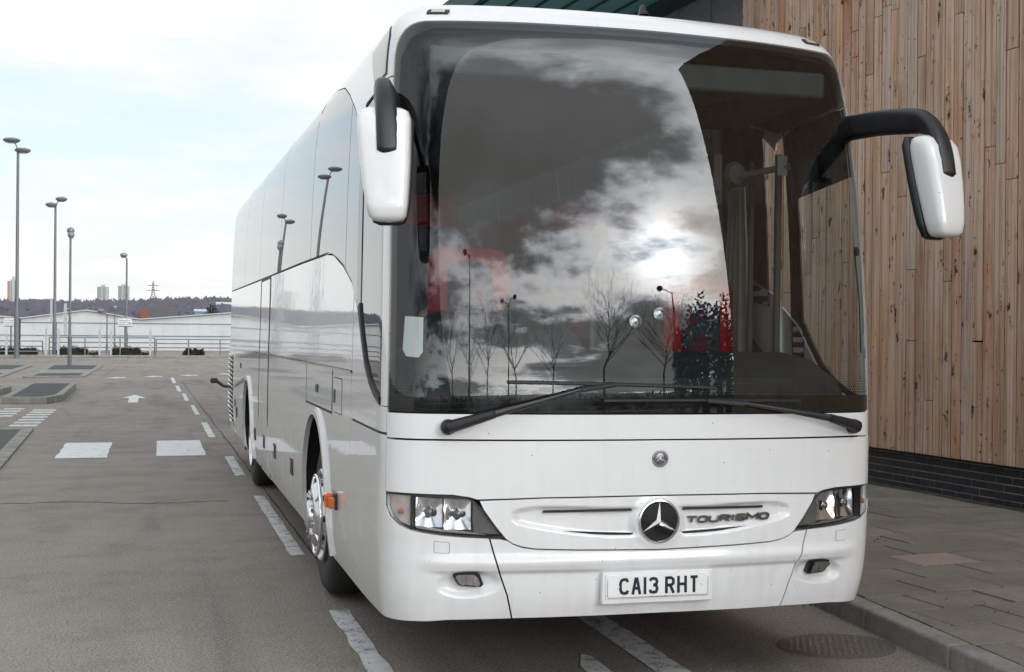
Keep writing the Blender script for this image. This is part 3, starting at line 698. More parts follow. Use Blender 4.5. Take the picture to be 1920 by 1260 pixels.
shed(-26., -20., -13.0, 110., 2.62, 3.3, 'white gabled shed cut off at the left picture edge')
shed(-12.9, -7.6, -3.25, 110., 2.62, 3.36, 'white gabled shed in the middle behind the lamp posts')
shed(-3.3, 6.0, 15., 110.25, 2.62, 3.42, 'widest white gabled shed running behind the coach')
# ---- things beyond the sheds
def house(name, x, y, w, d, ze, zr, wall, roof, label, cat='house', group=None, rz=0., gable_x=False, z0=-2., windows=False):
    root = empty(name, (x, y, z0), rz); tag(root, label, cat, group)
    ze -= z0; zr -= z0
    mb = MB(); mb.box((0, 0, ze / 2), (w, d, ze))
    if gable_x: mb.add([(-w / 2, -d / 2, ze), (-w / 2, d / 2, ze), (-w / 2, 0, zr), (w / 2, -d / 2, ze), (w / 2, d / 2, ze), (w / 2, 0, zr)], [(0, 1, 2), (3, 5, 4)])
    else: mb.add([(-w / 2, -d / 2, ze), (w / 2, -d / 2, ze), (0, -d / 2, zr), (-w / 2, d / 2, ze), (w / 2, d / 2, ze), (0, d / 2, zr)], [(0, 1, 2), (3, 5, 4)])
    mb.build('wall', wall, root, fixn=False); e = .3; tk = .25; mb = MB()
    if gable_x:
        for s in (-1, 1): mb.prism([(-w / 2 - e, s * (d / 2 + e), ze - .1), (-w / 2 - e, 0, zr), (-w / 2 - e, 0, zr + tk), (-w / 2 - e, s * (d / 2 + e), ze - .1 + tk)], (w + 2 * e, 0, 0))
    else:
        for s in (-1, 1): mb.prism([(s * (w / 2 + e), -d / 2 - e, ze - .1), (0, -d / 2 - e, zr), (0, -d / 2 - e, zr + tk), (s * (w / 2 + e), -d / 2 - e, ze - .1 + tk)], (0, d + 2 * e, 0))
    mb.build('roof', roof, root)
    if windows:
        for sx in (-.25, .25):
            mb = MB(); mb.box((sx * w, -d / 2 - .03, ze * .75), (w * .16, .06, 1.2)); mb.build('window', 'house_glass', root)
    return root
rb = house('brick_hall', -1.2, 262., 7.2, 8., 4.0, 6.2, 'red_brick', 'slate', 'red brick gabled hall with dark slate roof beyond the white sheds', 'hall', gable_x=True)
mb = MB(); mb.prism([(-3.6, -5.2, 5.7), (-1.3, -5.2, 5.7), (-2.5, -5.2, 8.25)], (0, 1.3, 0)); mb.box((-2.45, -4.6, 3.), (2.3, 1.2, 5.5)); mb.build('gable', 'red_brick', rb)
mb = MB(); mb.prism([(2.9, -5.0, 5.7), (4.0, -5.0, 5.7), (3.45, -5.0, 6.7)], (0, 1., 0)); mb.build('gable', 'red_brick', rb)
house('blue_shed', 12., 400., 3.4, 6, 7.7, 8.1, 'blue_sheet', 'white_sheet', 'small blue shed just left of the coach rear in the distance', 'shed', gable_x=True)
house('long_low_block', 38., 760., 9., 8, 17., 18.3, 'house_cream', 'white_sheet', 'pale flat block on the far hillside beside the coach rear', 'building', gable_x=True)
# hill and its winter woodland
def hill_h(x, y):
    d = min(max((y - 330) / 900., 0), 1); s = d * d * (3 - 2 * d)
    return -1.0 + s * (19. + 2.2 * math.sin(x * .012 + 1) + 1.5 * math.sin(x * .031)) - max(0, (y - 1300)) * .006
hx = np.linspace(-1500, 1500, 120); hy = np.concatenate([np.linspace(300, 1400, 40), np.linspace(1500, 3200, 8)])
vs = [(x, y, hill_h(x, y)) for y in hy for x in hx]; nx_ = len(hx)
fs = [(j * nx_ + i, j * nx_ + i + 1, (j + 1) * nx_ + i + 1, (j + 1) * nx_ + i) for j in range(len(hy) - 1) for i in range(nx_ - 1)]
mb = MB(); mb.add(vs, fs); hill = mb.build('hill', 'hill_soil', smooth=60); tag(hill, 'long low wooded hill on the horizon', 'hill', kind='structure')
rs = random.Random(3); mb = MB(); n_tree = 0
while n_tree < 5200:
    y = 340 + 900 * rs.random() ** .75; az = rs.uniform(-.42, .12) if n_tree < 4300 else rs.uniform(-1.0, -.42)
    x = -2.3 + math.tan(az) * (y + 5.7)
    z = hill_h(x, y); h = rs.uniform(5., 9.5) * (1 if y > 520 else .55); w = h * rs.uniform(.32, .5); n_tree += 1
    b = len(mb.v)
    for q in range(34):
        a = rs.uniform(0, 6.283); e = rs.uniform(-.2, 1.); rr = w * math.sqrt(max(0, 1 - e * e * .9)) * rs.uniform(.5, 1.)
        cx, cy, cz = x + math.cos(a) * rr, y + math.sin(a) * rr * .6, z + h * (.5 + .48 * e); s = h * (rs.uniform(.05, .13) if q < 26 else .3); rr = rr if q < 26 else rr * .3; cx, cy = x + math.cos(a) * rr, y + math.sin(a) * rr * .6
        t1 = rs.uniform(-1, 1) * s; t2 = rs.uniform(.2, 1) * s
        mb.v += [(cx - s * .5, cy, cz - t2 * .3), (cx + s * .5 + t1 * .2, cy, cz), (cx + t1, cy, cz + t2)]; mb.f.append((b + q * 3, b + q * 3 + 1, b + q * 3 + 2))
tag(mb.build('far_woodland', 'far_wood_hazed', fixn=False), 'purple-brown leafless woodland covering the far hill, paled by painted haze', 'woodland', kind='stuff')
rs = random.Random(12)
for i in range(16):
    az = R(-2.0) - R(.16) * i + rs.uniform(-.001, .001); az = math.atan((-960 + (40 + i * 6.0 if i < 12 else 390 + (i - 12) * 9)) / 2425) + YAW
    y = rs.uniform(1040, 1180); x = -2.3 + math.tan(az) * (y + 5.7); z = hill_h(x, y)
    house('hillside_house', x, y, rs.uniform(4, 6), 6, z + 6.5 + rs.uniform(0, 2), z + 8.3 + rs.uniform(0, 2), 'house_cream', 'house_roof', 'tiny pale house with red-brown roof among the trees on the far hill', 'house', 'houses on the far hill', rs.uniform(-.5, .5), True, z)
def tower(px, Y, w, ztop, style, label):
    az = math.atan((px - 960) / 2425) + YAW; x = -2.3 + math.tan(az) * (Y + 5.7)
    root = empty('tower_block', (x, Y, 30)); tag(root, label, 'tower block', 'far tower blocks'); h = ztop - 30
    a, b = style; mb = MB(); mb.box((0, 0, h / 2), (w, w, h)); mb.build('wall', a, root)
    for k_ in ((-.32, .26), (.12, .2)):
        mb = MB(); mb.box((k_[0] * w, -w / 2 - .2, h / 2), (k_[1] * w, .5, h)); mb.build('facade_strip', b, root)
    for q in range(9):
        for xx in (-.07, .33):
            mb = MB(); mb.box((xx * w, -w / 2 - .1, h * (.42 + q * .06)), (w * .13, .3, h * .03)); mb.build('window', 'house_glass', root)
    mb = MB(); mb.box((0, 0, h + 1.6), (w * .4, w * .4, 3.2)); mb.tube([(w * .1, 0, h + 3), (w * .1, 0, h + 7)], .4, 6); mb.build('plant_room', a, root)
T2 = 2500.
zt = lambda py, px: 1.715 + (630 - py + (px - 960) * .0082 + 0.5 - 4.7) / 2425 * T2 / math.cos(YAW) * .975
tower(192.5, T2, 20., zt(543, 192), ('tower_stone', 'tower_green'), 'left of the two pale green tower blocks on the skyline')
tower(231.5, T2, 20., zt(541, 231), ('tower_stone', 'tower_green'), 'right pale green tower block, behind the single-headed lamp post')
tower(21., T2, 13., zt(534, 20), ('tower_stone', 'tower_orange'), 'pale tower block with an orange strip at the left picture edge')
# pylon
az = math.atan((286.5 - 960) / 2425) + YAW; Yp = 1900.; xp = -2.3 + math.tan(az) * (Yp + 5.7); k_ = Yp / 2425 / math.cos(YAW) * .975
pz = lambda py: 1.715 + (630 - py - 5.5 - 4.7) * k_
py_ = empty('electricity_pylon', (xp, Yp, pz(566))); tag(py_, 'lattice electricity pylon on the skyline', 'pylon'); H = pz(532) - pz(566); mb = MB()
for s in (-1, 1):
    for q in (-1, 1): mb.tube([(s * 4.2, q * 4.2, 0), (s * 1.3, q * 1.3, H * .55), (s * .4, q * .4, H)], .42, 5)
for i in range(7):
    z0, z1 = H * i * .125, H * (i + 1) * .125; w0 = 4.2 - 2.9 * min(1, i * .125 / .55); w1 = 4.2 - 2.9 * min(1, (i + 1) * .125 / .55)
    mb.tube([(-w0, -w0, z0), (w1, -w1, z1)], .3, 4); mb.tube([(w0, -w0, z0), (-w1, -w1, z1)], .3, 4)
mb.build('lattice', 'galvanised', py_)
for z, w in ((.52, 9.5), (.78, 8.)):
    mb = MB(); mb.tube([(-w, 0, H * z), (0, 0, H * z + 1.3), (w, 0, H * z)], .28, 5); mb.tube([(-w, 0, H * z), (w, 0, H * z)], .25, 5); mb.build('cross_arm', 'galvanised', py_)
# dark evergreen beside the coach rear
def leafy(name, x, y, z, w, h, n, label, mat, cat='tree', leaf=.5):
    root = empty(name, (x, y, z)); tag(root, label, cat); rr = random.Random(int(abs(x) * 37)); mb = MB()
    for _ in range(n):
        a = rr.uniform(0, 6.283); e = rr.uniform(-1, 1); q = rr.random() ** .4; s = math.sqrt(1 - e * e) * q * w * (1 + .2 * math.sin(3 * a))
        p = Vector((math.cos(a) * s, math.sin(a) * s, h * .55 + e * q * h * .45)); d1 = Vector((rr.gauss(0, 1), rr.gauss(0, 1), rr.gauss(0, 1))).normalized() * leaf; d2 = Vector((rr.gauss(0, 1), rr.gauss(0, 1), rr.gauss(0, 1))).normalized() * leaf
        mb.add([p, p + d1, p + d1 + d2, p + d2], [(0, 1, 2, 3)])
    mb.build('crown', mat, root, fixn=False); mb = MB(); mb.tube([(0, 0, 0), (0, 0, h * .6)], [h * .04, h * .015], 8); mb.build('trunk', 'bark', root, 40)
    return root
leafy('evergreen_tree', 14.7, 380., -1., 2.3, 10.4, 900, 'dark evergreen tree beyond the sheds beside the coach rear', 'evergreen', leaf=.42)

# ================================================================== THE COACH
bus = empty('coach', (0, 0, 0)); tag(bus, 'white touring coach parked at the kerb with its nose towards the camera', 'coach')
bus.rotation_euler = (0, R(.35), 0)
# ---- coach skin: u runs round the plan outline (0 at the nose, + to the kerb side), v runs up the section
HALF = 1.275
def _spline(x, y):
    x = np.array(x, float); y = np.array(y, float); n = len(x); h = np.diff(x)
    A = np.zeros((n, n)); b = np.zeros(n); A[0, 0] = A[-1, -1] = 1
    for i in range(1, n - 1):
        A[i, i-1], A[i, i], A[i, i+1] = h[i-1], 2*(h[i-1]+h[i]), h[i]
        b[i] = 6*((y[i+1]-y[i])/h[i]-(y[i]-y[i-1])/h[i-1])
    M = np.linalg.solve(A, b)
    def f(t):
        i = int(min(max(np.searchsorted(x, t)-1, 0), n-2)); a = x[i+1]-t; c = t-x[i]; H = h[i]
        return M[i]*a**3/(6*H)+M[i+1]*c**3/(6*H)+(y[i]/H-M[i]*H/6)*a+(y[i+1]/H-M[i+1]*H/6)*c
    return f
SEC = [  # v, z, half width, nose set-back
 (.30, .30, 1.225, .075), (.45, .45, 1.252, .025), (.62, .62, 1.268, .004), (.90, .90, 1.275, .0), (1.25, 1.25, 1.275, .0),
 (1.60, 1.60, 1.271, .008), (2.00, 2.00, 1.264, .037), (2.40, 2.40, 1.256, .089), (2.80, 2.80, 1.241, .163), (3.00, 3.00, 1.228, .210),
 (3.12, 3.12, 1.212, .246), (3.24, 3.222, 1.182, .297), (3.36, 3.298, 1.120, .376), (3.50, 3.346, 1.0, .52), (3.70, 3.375, .80, .72), (3.90, 3.388, .60, .92)]
_z = _spline([s[0] for s in SEC], [s[1] for s in SEC]); _w = _spline([s[0] for s in SEC], [s[2] for s in SEC]); _y0 = _spline([s[0] for s in SEC], [s[3] for s in SEC])
LENGTH = 12.45
def _plan():
    du = .004; N = int(1.8/du); u = np.arange(N)*du
    def outline(c, w):
        k = .13+.31*u**2*(u < 1.3); base = np.cumsum(k*(u < c+.25))*du
        bump = np.exp(-((u-c)/w)**4); B = np.cumsum(bump)*du
        tot = base[-1]; th = base+B/B[-1]*(np.pi/2-tot)
        return np.cumsum(np.cos(th))*du, np.cumsum(np.sin(th))*du
    lo, hi = .9, 1.5
    for _ in range(40):
        c = (lo+hi)/2; X, Y = outline(c, .15)
        if X[-1] < HALF: lo = c
        else: hi = c
    X = np.insert(X, 0, 0); Y = np.insert(Y, 0, 0); return du, X, Y
_du, _PX, _PY = _plan()
_UE = _du*(len(_PX)-1)
def plan(u):
    a = abs(u); s = 1 if u >= 0 else -1
    if a >= _UE:
        x, y = HALF, _PY[-1]+(a-_UE)
    else:
        i = int(a/_du); t = a/_du-i; i = min(i, len(_PX)-2)
        x = _PX[i]*(1-t)+_PX[i+1]*t; y = _PY[i]*(1-t)+_PY[i+1]*t
    return s*x, y
def skin(u, v):
    x, y = plan(u); f = max(0., 1-y/2.2); f = f*f*(3-2*f)
    return np.array([x*_w(v)/HALF, y+_y0(v)*f, _z(v)+.013*y*min(max((v-2.2)/1.2, 0.), 1.)])
def skin_n(u, v, h=.004):
    a = skin(u+h, v)-skin(u-h, v); b = skin(u, v+h)-skin(u, v-h)
    n = np.cross(a, b); return n/np.linalg.norm(n)

_un = sorted(set([round(x, 4) for x in np.arange(-2.6, 2.601, .05)] + [round(s * x, 4) for s in (-1, 1) for x in np.arange(2.8, 13.7, .25)]))
SIDE = lambda y: -(y + 1.062)            # u of a point on the driver's side, y metres back from the nose
UEND = 12.4 + 1.062
def clip_axis(poly, ax, val, keep_hi):
    out = []
    for i in range(len(poly)):
        a, b = poly[i], poly[(i + 1) % len(poly)]; da = (a[ax] - val) * (1 if keep_hi else -1); db = (b[ax] - val) * (1 if keep_hi else -1)
        if da >= 0: out.append(a)
        if (da > 0 and db < 0) or (da < 0 and db > 0):
            t_ = da / (da - db); p = [a[0] + (b[0] - a[0]) * t_, a[1] + (b[1] - a[1]) * t_]; p[ax] = val; out.append(tuple(p))
    return out
def patch(name, poly, off, mat, parent=bus, edge=.012, relief=None, du=None, dv=.06, top_cap=False):
    A = sum(poly[i][0] * poly[(i + 1) % len(poly)][1] - poly[(i + 1) % len(poly)][0] * poly[i][1] for i in range(len(poly)))
    if A < 0: poly = poly[::-1]
    u0, u1 = min(p[0] for p in poly), max(p[0] for p in poly); v0, v1 = min(p[1] for p in poly), max(p[1] for p in poly)
    if du: ul = [u0 + (u1 - u0) * i / max(1, math.ceil((u1 - u0) / du)) for i in range(max(1, math.ceil((u1 - u0) / du)) + 1)]
    else: ul = [u0] + [x for x in _un if u0 + .004 < x < u1 - .004] + [u1]
    nv = max(1, math.ceil((v1 - v0) / dv)); vl = [v0 + (v1 - v0) * i / nv for i in range(nv + 1)]
    key = {}; uv = []; faces = []
    def idx(p):
        k_ = (round(p[0], 4), round(p[1], 4))
        if k_ not in key: key[k_] = len(uv); uv.append(p)
        return key[k_]
    for a, b in zip(ul, ul[1:]):
        st = clip_axis(clip_axis(poly, 0, a, True), 0, b, False)
        if len(st) < 3: continue
        for c, d in zip(vl, vl[1:]):
            q = clip_axis(clip_axis(st, 1, c, True), 1, d, False)
            if len(q) < 3: continue
            ar = sum(q[i][0] * q[(i + 1) % len(q)][1] - q[(i + 1) % len(q)][0] * q[i][1] for i in range(len(q)))
            if abs(ar) < 1e-7: continue
            ids = []
            for p in q:
                i = idx(p)
                if not ids or ids[-1] != i: ids.append(i)
            if len(ids) > 1 and ids[0] == ids[-1]: ids.pop()
            if len(set(ids)) == len(ids) and len(ids) > 2: faces.append(tuple(ids))
    def mp(u, v):
        s = skin(u, v); o_ = off + (relief(u, v) if relief else 0.)
        return s + skin_n(u, v) * o_ if o_ else s
    pts = []; nrm = []
    for u, v in uv:
        n = skin_n(u, v)
        if relief:
            h = .004; pts.append(mp(u, v)); m = np.cross(mp(u + h, v) - mp(u - h, v), mp(u, v + h) - mp(u, v - h)); nrm.append(m / np.linalg.norm(m))
        else: pts.append(skin(u, v) + n * off); nrm.append(n)
    ec = {}
    for f in faces:
        for a, b in zip(f, f[1:] + f[:1]): ec[(a, b)] = ec.get((a, b), 0) + 1
    if edge:
        for (a, b) in list(ec):
            if (b, a) in ec: continue
            na, nb = skin_n(*uv[a]), skin_n(*uv[b]); t_ = pts[b] - pts[a]; L = np.linalg.norm(t_)
            if L < 1e-6: continue
            w = np.cross(t_, (na + nb) / 2); w /= np.linalg.norm(w) + 1e-9; i = len(pts)
            rb_ = edge if not relief else edge + .02
            pts += [pts[a], pts[b], pts[b] - nb * rb_, pts[a] - na * rb_]; nrm += [w] * 4; faces.append((i + 1, i, i + 3, i + 2))
    if top_cap:
        ring = sorted(((u, i) for i, (u, v) in enumerate(uv) if abs(v - v1) < 1e-6)); faces.append(tuple(i for u, i in ring))
    me = bpy.data.meshes.new(name); me.from_pydata([tuple(p) for p in pts], [], faces); me.shade_smooth()
    me.normals_split_custom_set_from_vertices([tuple(n) for n in nrm])
    return link(name, me, mat, parent)
def ribbon(name, ca, cb, off, mat, parent=bus, thick=.0):
    """strip between two uv curves of equal length, standing proud of the skin by off, with sides"""
    mb = MB(); n = len(ca); m = lambda q, o_: skin(*q) + skin_n(*q) * o_
    vs = [m(q, off) for q in ca] + [m(q, off) for q in cb] + [m(q, -.004) for q in ca] + [m(q, -.004) for q in cb]; fs = []
    for i in range(n - 1):
        fs += [(i, i + 1, n + i + 1, n + i), (i, 2 * n + i, 2 * n + i + 1, i + 1), (n + i, n + i + 1, 3 * n + i + 1, 3 * n + i)]
    mb.add(vs, fs); return mb.build(name, mat, parent, 40)
def pt(u, v, off=0.): return Vector(skin(u, v) + skin_n(u, v) * off)
def mir(poly): return [(-u, v) for u, v in poly][::-1]
def arcpts(cx, cy, rx, ry, a0, a1, n): return [(cx + rx * math.cos(R(a0 + (a1 - a0) * i / n)), cy + ry * math.sin(R(a0 + (a1 - a0) * i / n))) for i in range(n + 1)]
def smooth(a, b, x):
    t_ = min(max((x - a) / (b - a), 0), 1); return t_ * t_ * (3 - 2 * t_)

# ---- front panels
WS_B, WS_T, WS_U = 1.345, 3.222, 1.318
ws = [(-WS_U, WS_B), (WS_U, WS_B), (WS_U, 3.03)] + arcpts(WS_U - .17, 3.03, .17, WS_T - 3.03 - .008, 4, 86, 8) + [(.7, WS_T), (0, WS_T + .006), (-.7, WS_T)] + arcpts(-(WS_U - .17), 3.03, .17, WS_T - 3.03 - .008, 94, 176, 8) + [(-WS_U, 3.03)]
patch('windscreen', ws, .0, 'screen_glass', edge=0)
# black printed border of the windscreen, just behind the glass
def frit(name, poly): return patch(name, poly, -.006, 'black_frit', edge=0)
frit('windscreen_border', [(-WS_U, WS_B), (WS_U, WS_B), (WS_U, 1.425), (0, 1.435), (-WS_U, 1.425)])
frit('windscreen_border', [(-WS_U, 1.426), (-WS_U + .045, 1.426), (-WS_U + .045, 3.02), (-WS_U + .10, 3.12), (-1.1, 3.175), (0, 3.185), (0, WS_T + .006), (-.7, WS_T)] + arcpts(-(WS_U - .17), 3.03, .17, WS_T - 3.03 - .008, 94, 176, 8))
frit('windscreen_border', [(WS_U, 1.426), (WS_U - .045, 1.426), (WS_U - .045, 3.02), (WS_U - .10, 3.12), (1.1, 3.175), (.001, 3.185), (.001, WS_T + .006), (.7, WS_T)] + arcpts(WS_U - .17, 3.03, .17, WS_T - 3.03 - .008, 86, 4, 8))
mb = MB()
for j in range(9):                                  # the dotted fade above the border
    for i in range(-86, 87):
        u = i * .015 + (.0075 if j % 2 else 0); v = 1.443 + j * .013; r = .0056 * (1 - j / 10.)
        if abs(u) > 1.26: continue
        mb.add([pt(u - r, v, -.007), pt(u, v - r, -.007), pt(u + r, v, -.007), pt(u, v + r, -.007)], [(0, 1, 2, 3)])
tag(mb.build('border_dots', 'black_frit', bus, fixn=False), kind='stuff')
patch('upper_front_panel', [(-WS_U, 1.224), (WS_U, 1.224), (WS_U, 1.338), (-WS_U, 1.338)], 0, 'white_paint')
HEAD = [(1.318, .966), (1.172, .966), (1.0, .962), (.92, .953), (.885, .941), (.845, .905), (.79, .832), (.742, .776), (.80, .772), (.93, .780), (1.03, .788), (1.117, .800), (1.175, .812), (1.235, .832), (1.285, .862), (1.315, .905)]
flap_bot = [(0, .962), (.55, .958), (.80, .951), (.868, .949), (.905, .960), (.98, .970), (1.172, .974), (1.318, .974)]
patch('front_flap', mir(flap_bot[1:])[0:] + flap_bot + [(1.318, 1.215), (0, 1.217), (-1.318, 1.215)], .002, 'white_paint')
gr = [(.855, .941), (.836, .902), (.781, .826), (.733, .768), (.705, .748), (.66, .732), (.60, .722), (.40, .714), (0, .706)]
def grille_relief(u, v):
    a = abs(u); c = .838 + .03 * smooth(.2, .7, a); h = .062 * math.sqrt(max(0., 1 - (a / .72) ** 3.2)) + 1e-4
    s = 1 - smooth(h - .012, h + .010, abs(v - c)); s *= 1 - smooth(.66, .715, a)
    boss = 1 - smooth(.105, .150, math.hypot(u, v - .838))
    return -.026 * s * (1 - boss) + .008 * boss
patch('grille_panel', gr[:-1] + [gr[-1]] + mir(gr[:-1]) + [(-.80, .943), (-.55, .951), (0, .955), (.55, .951), (.80, .943)], 0, 'white_paint', relief=grille_relief, du=.018, dv=.009)
for s in (-1, 1):
    for (a, b, v_a, v_b, h) in ((.128, .56, .892, .890, .012), (.122, .525, .777, .796, .014)):
        patch('grille_slot', [(s * a, v_a - h / 2), (s * b, v_b - h / 2), (s * b, v_b + h / 2), (s * a, v_a + h / 2)], -.014 if v_a > .8 else -.010, 'black_gap', edge=.0)
        patch('slot_insert', [(s * a, v_a - h / 2), (s * (a * .45 + b * .55), v_a * .45 + v_b * .55 - h / 2), (s * (a * .45 + b * .55), v_a * .45 + v_b * .55 - h / 6), (s * a, v_a - h / 6)], -.009, 'smoke_plastic', edge=0)
# bumper: a ledge above the number plate, scoops round the fog lamps
def bump_relief(u, v):
    a = abs(u)
    led = (1 - smooth(.600, .622, v)) * (1 - smooth(1.0, 1.12, a)) * (.022 - .012 * smooth(.9, .4, v))
    bulge = .012 * math.exp(-((v - .655) / .03) ** 2) * (1 - smooth(1.0, 1.2, a))
    du_ = (a - (.915 + (v - .55) * -.35)) / .135; dv_ = (v - .555) / .062
    d = du_ * du_ * (1. if du_ > 0 else .75) + dv_ * dv_
    return -led + bulge - .030 * (1 - smooth(.45, 1.15, d)) * (1 if v > .5 else smooth(.46, .5, v))
seam = [(.809, .768), (.790, .70), (.760, .60), (.727, .50), (.706, .388)]
cen_top = [(.801, .766), (.76, .764), (.728, .758), (.702, .741), (.66, .7255), (.60, .7155), (.40, .7075), (0, .6995)]
sm_c = [(u - .004, v) for u, v in seam]; sm_o = [(u + .004, v) for u, v in seam]
patch('bumper_centre', cen_top + mir(cen_top[:-1]) + [(-u, v) for u, v in sm_c] + [(0, .392)] + sm_c[::-1], 0, 'white_paint', relief=bump_relief, du=.02, dv=.009, edge=.03)
head_low = [(.800, .7655), (.93, .773), (1.03, .781), (1.119, .793), (1.178, .805), (1.239, .825), (1.291, .857), (1.322, .903)]
for s in (-1, 1):
    corner = [sm_o[0]] + head_low[1:] + [(1.3255, .975), (1.3255, 1.232), (2.30, 1.238), (2.33, .80), (2.40, .352), (1.9, .352), (1.45, .368), (1.15, .378)] + sm_o[::-1][0:-1]
    corner = [(s * u, v) for u, v in corner]
    patch('bumper_corner', corner, 0, 'white_paint', relief=bump_relief, du=.022, dv=.011, edge=.03)
    # fog lamp in its scoop
    fl = empty('fog_lamp', (0, 0, 0), 0, bus)
    fo = [(.975, .606), (.87, .606), (.852, .594), (.838, .552), (.85, .540), (.94, .544), (.958, .552), (.98, .592)]
    fo = [(s * u, v) for u, v in fo]
    patch('bezel', fo, -.018, 'black_plastic', fl, .03)
    fc = [(.915 + (u * s - .915) * .80, .574 + (v - .574) * .78) for u, v in fo]; fc = [(s * u, v) for u, v in fc]
    def dish(u, v): return -.014 + .012 * min(1.2, ((abs(u) - .91) / .05) ** 2) + .004 * math.sin(abs(u) * 190)
    patch('reflector', fc, -.001, 'lamp_silver' if s < 0 else 'smoke_plastic', fl, 0, dish, .006, .006)
    patch('lens', fc, .001, 'lens_glass', fl, 0)
    # small cover plate beside the lamp
    tc_ = [(1.062, .755), (.995, .750), (.995, .708), (1.0, .702), (1.058, .704), (1.063, .710)]
    tc_ = [(s * u, v) for u, v in tc_]
    cx = s * 1.03; patch('tow_cover_gap', [(cx + (u - cx) * 1.06, .73 + (v - .73) * 1.07) for u, v in tc_], .0015, 'smoke_plastic', edge=0); patch('tow_cover', tc_, .0035, 'white_paint', edge=.003)
    # headlight
    hl = empty('headlight', (0, 0, 0), 0, bus); H_ = [(s * u, v) for u, v in HEAD]
    HC = HEAD + HEAD[:1]
    ribbon('seal', [(s * (1.03 + (u - 1.03) * 1.012), .868 + (v - .868) * 1.035) for u, v in HC], [(s * (1.03 + (u - 1.03) * .985), .868 + (v - .868) * .955) for u, v in HC], -.003, 'black_rubber', hl)
    patch('bowl', [(s * (1.03 + (u - 1.03) * .985), .868 + (v - .868) * .96) for u, v in HEAD], -.085, 'smoke_plastic', hl, 0)
    rr = random.Random(4); cells = [(.895, 1.020, .805, .945), (1.028, 1.160, .815, .95)]
    for (a, b, c, d) in cells:
        cu, cv = (a + b) / 2, (c + d) / 2; ph = rr.uniform(0, 6)
        def facet(u, v, cu=cu, cv=cv, a=a, b=b, ph=ph):
            x = (abs(u) - cu) / (b - a) * 2; y = (v - cv) / .075; r2 = x * x + y * y; an = math.atan2(y, x)
            return -.030 * math.exp(-r2 * .9) - .13 * (v - cv) + .0012 * math.sin(x * 7 + ph) + .004 * math.sin(an * 4 + ph) * min(1, r2)
        rect = [(s * a, c), (s * b, c), (s * b, d), (s * a, d - .006)]
        patch('reflector', rect, -.036, 'lamp_silver', hl, 0, facet, .007, .007)
        mb = MB(); mb.lathe([(0, .0), (0, .017), (.012, .019), (.014, .012), (.02, 0)], pt(s * cu, cv, -.055), Vector(skin_n(s * cu, cv)), 16); mb.build('bulb_cap', 'smoke_plastic' if cu > .95 else 'chrome', hl, 40)
    patch('lower_strip', [(s * .82, .783), (s * .93, .790), (s * 1.03, .797), (s * 1.15, .812), (s * 1.15, .823), (s * 1.03, .808), (s * .93, .801)], -.020, 'lamp_silver', hl, .01)
    patch('inner_fairing', [(s * .885, .930), (s * .845, .89), (s * .79, .82), (s * .765, .785), (s * .88, .792), (s * .888, .85)], -.024, 'smoke_plastic', hl, .01)
    patch('divider', [(s * 1.166, .812), (s * 1.176, .814), (s * 1.176, .962), (s * 1.166, .962)], -.006, 'black_gap', hl, .03)
    ind = [(s * u, v) for u, v in [(1.179, .960), (1.31, .960), (1.309, .905), (1.28, .866), (1.235, .838), (1.179, .820)]]
    patch('indicator', ind, -.022, 'clear_indicator', hl, .01)
    mb = MB(); mb.lathe([(0, .014), (.008, .012), (.011, 0)], pt(s * 1.235, .885, -.020), Vector(skin_n(s * 1.235, .885)), 14); mb.build('amber_bulb', 'indicator_amber', hl, 40)
    patch('lens', H_, -.002, 'lens_glass', hl, 0)

# star badges
def star(name, u, v, r, off, parent, face, ring, arm, tilt=0.):
    n = Vector(skin_n(u, v)); c = pt(u, v, off); up = (Vector((0, 0, 1)) - n * n.z).normalized(); rt = up.cross(n) * 1.
    b = empty(name, (0, 0, 0), 0, parent)
    mb = MB(); mb.lathe([(-.012, r * 1.0), (.004, r * 1.0), (.007, r * .97), (.007, r * .91), (.002, r * .89)], c, n, 40); mb.build('rim', ring, b, 50)
    mb = MB(); mb.lathe([(.002, r * .90), (.004, r * .6), (.005, 0)], c, n, 40); mb.build('disc', face, b, 50)
    mb = MB()
    for k_ in range(3):
        a = R(90 + 120 * k_ + tilt); d = rt * math.cos(a) + up * math.sin(a); q = rt * -math.sin(a) + up * math.cos(a); base = c + n * .006
        tip = base + d * r * .90; w = r * .155; ctr = base + n * r * .16
        a2 = R(90 + 120 * k_ + 60 + tilt); d2 = rt * math.cos(a2) + up * math.sin(a2); a3 = R(90 + 120 * k_ - 60 + tilt); d3 = rt * math.cos(a3) + up * math.sin(a3)
        vs = [tip, base + d2 * w, base + d3 * w, ctr, tip + n * .002]
        mb.add(vs, [(4, 1, 3), (4, 3, 2), (0, 1, 4), (0, 4, 2)])
    mb.build('star', arm, b, fixn=True)
    return b
star('star_badge', 0, .838, .104, .010, bus, 'badge_black', 'chrome', 'chrome')
bd = star('bonnet_badge', .004, 1.132, .030, .006, bus, 'badge_grey', 'badge_grey', 'chrome')
n_ = Vector(skin_n(.004, 1.132)); mb = MB(); mb.lathe([(-.008, .040), (.003, .040), (.004, .031), (.001, .030)], pt(.004, 1.132, .004), n_, 40); mb.build('outer_ring', 'badge_grey', bd, 40)
mb = MB()
for k_ in range(30):
    if k_ in (7, 8, 22, 23): continue
    a = 2 * math.pi * k_ / 30; c = pt(.004 + math.sin(a) * .0355, 1.132 + math.cos(a) * .0355, .0085); mb.box(c, (.0035, .002, .006), Matrix.Rotation(a, 3, 'Y'))
mb.build('ring_lettering', 'chrome', bd)

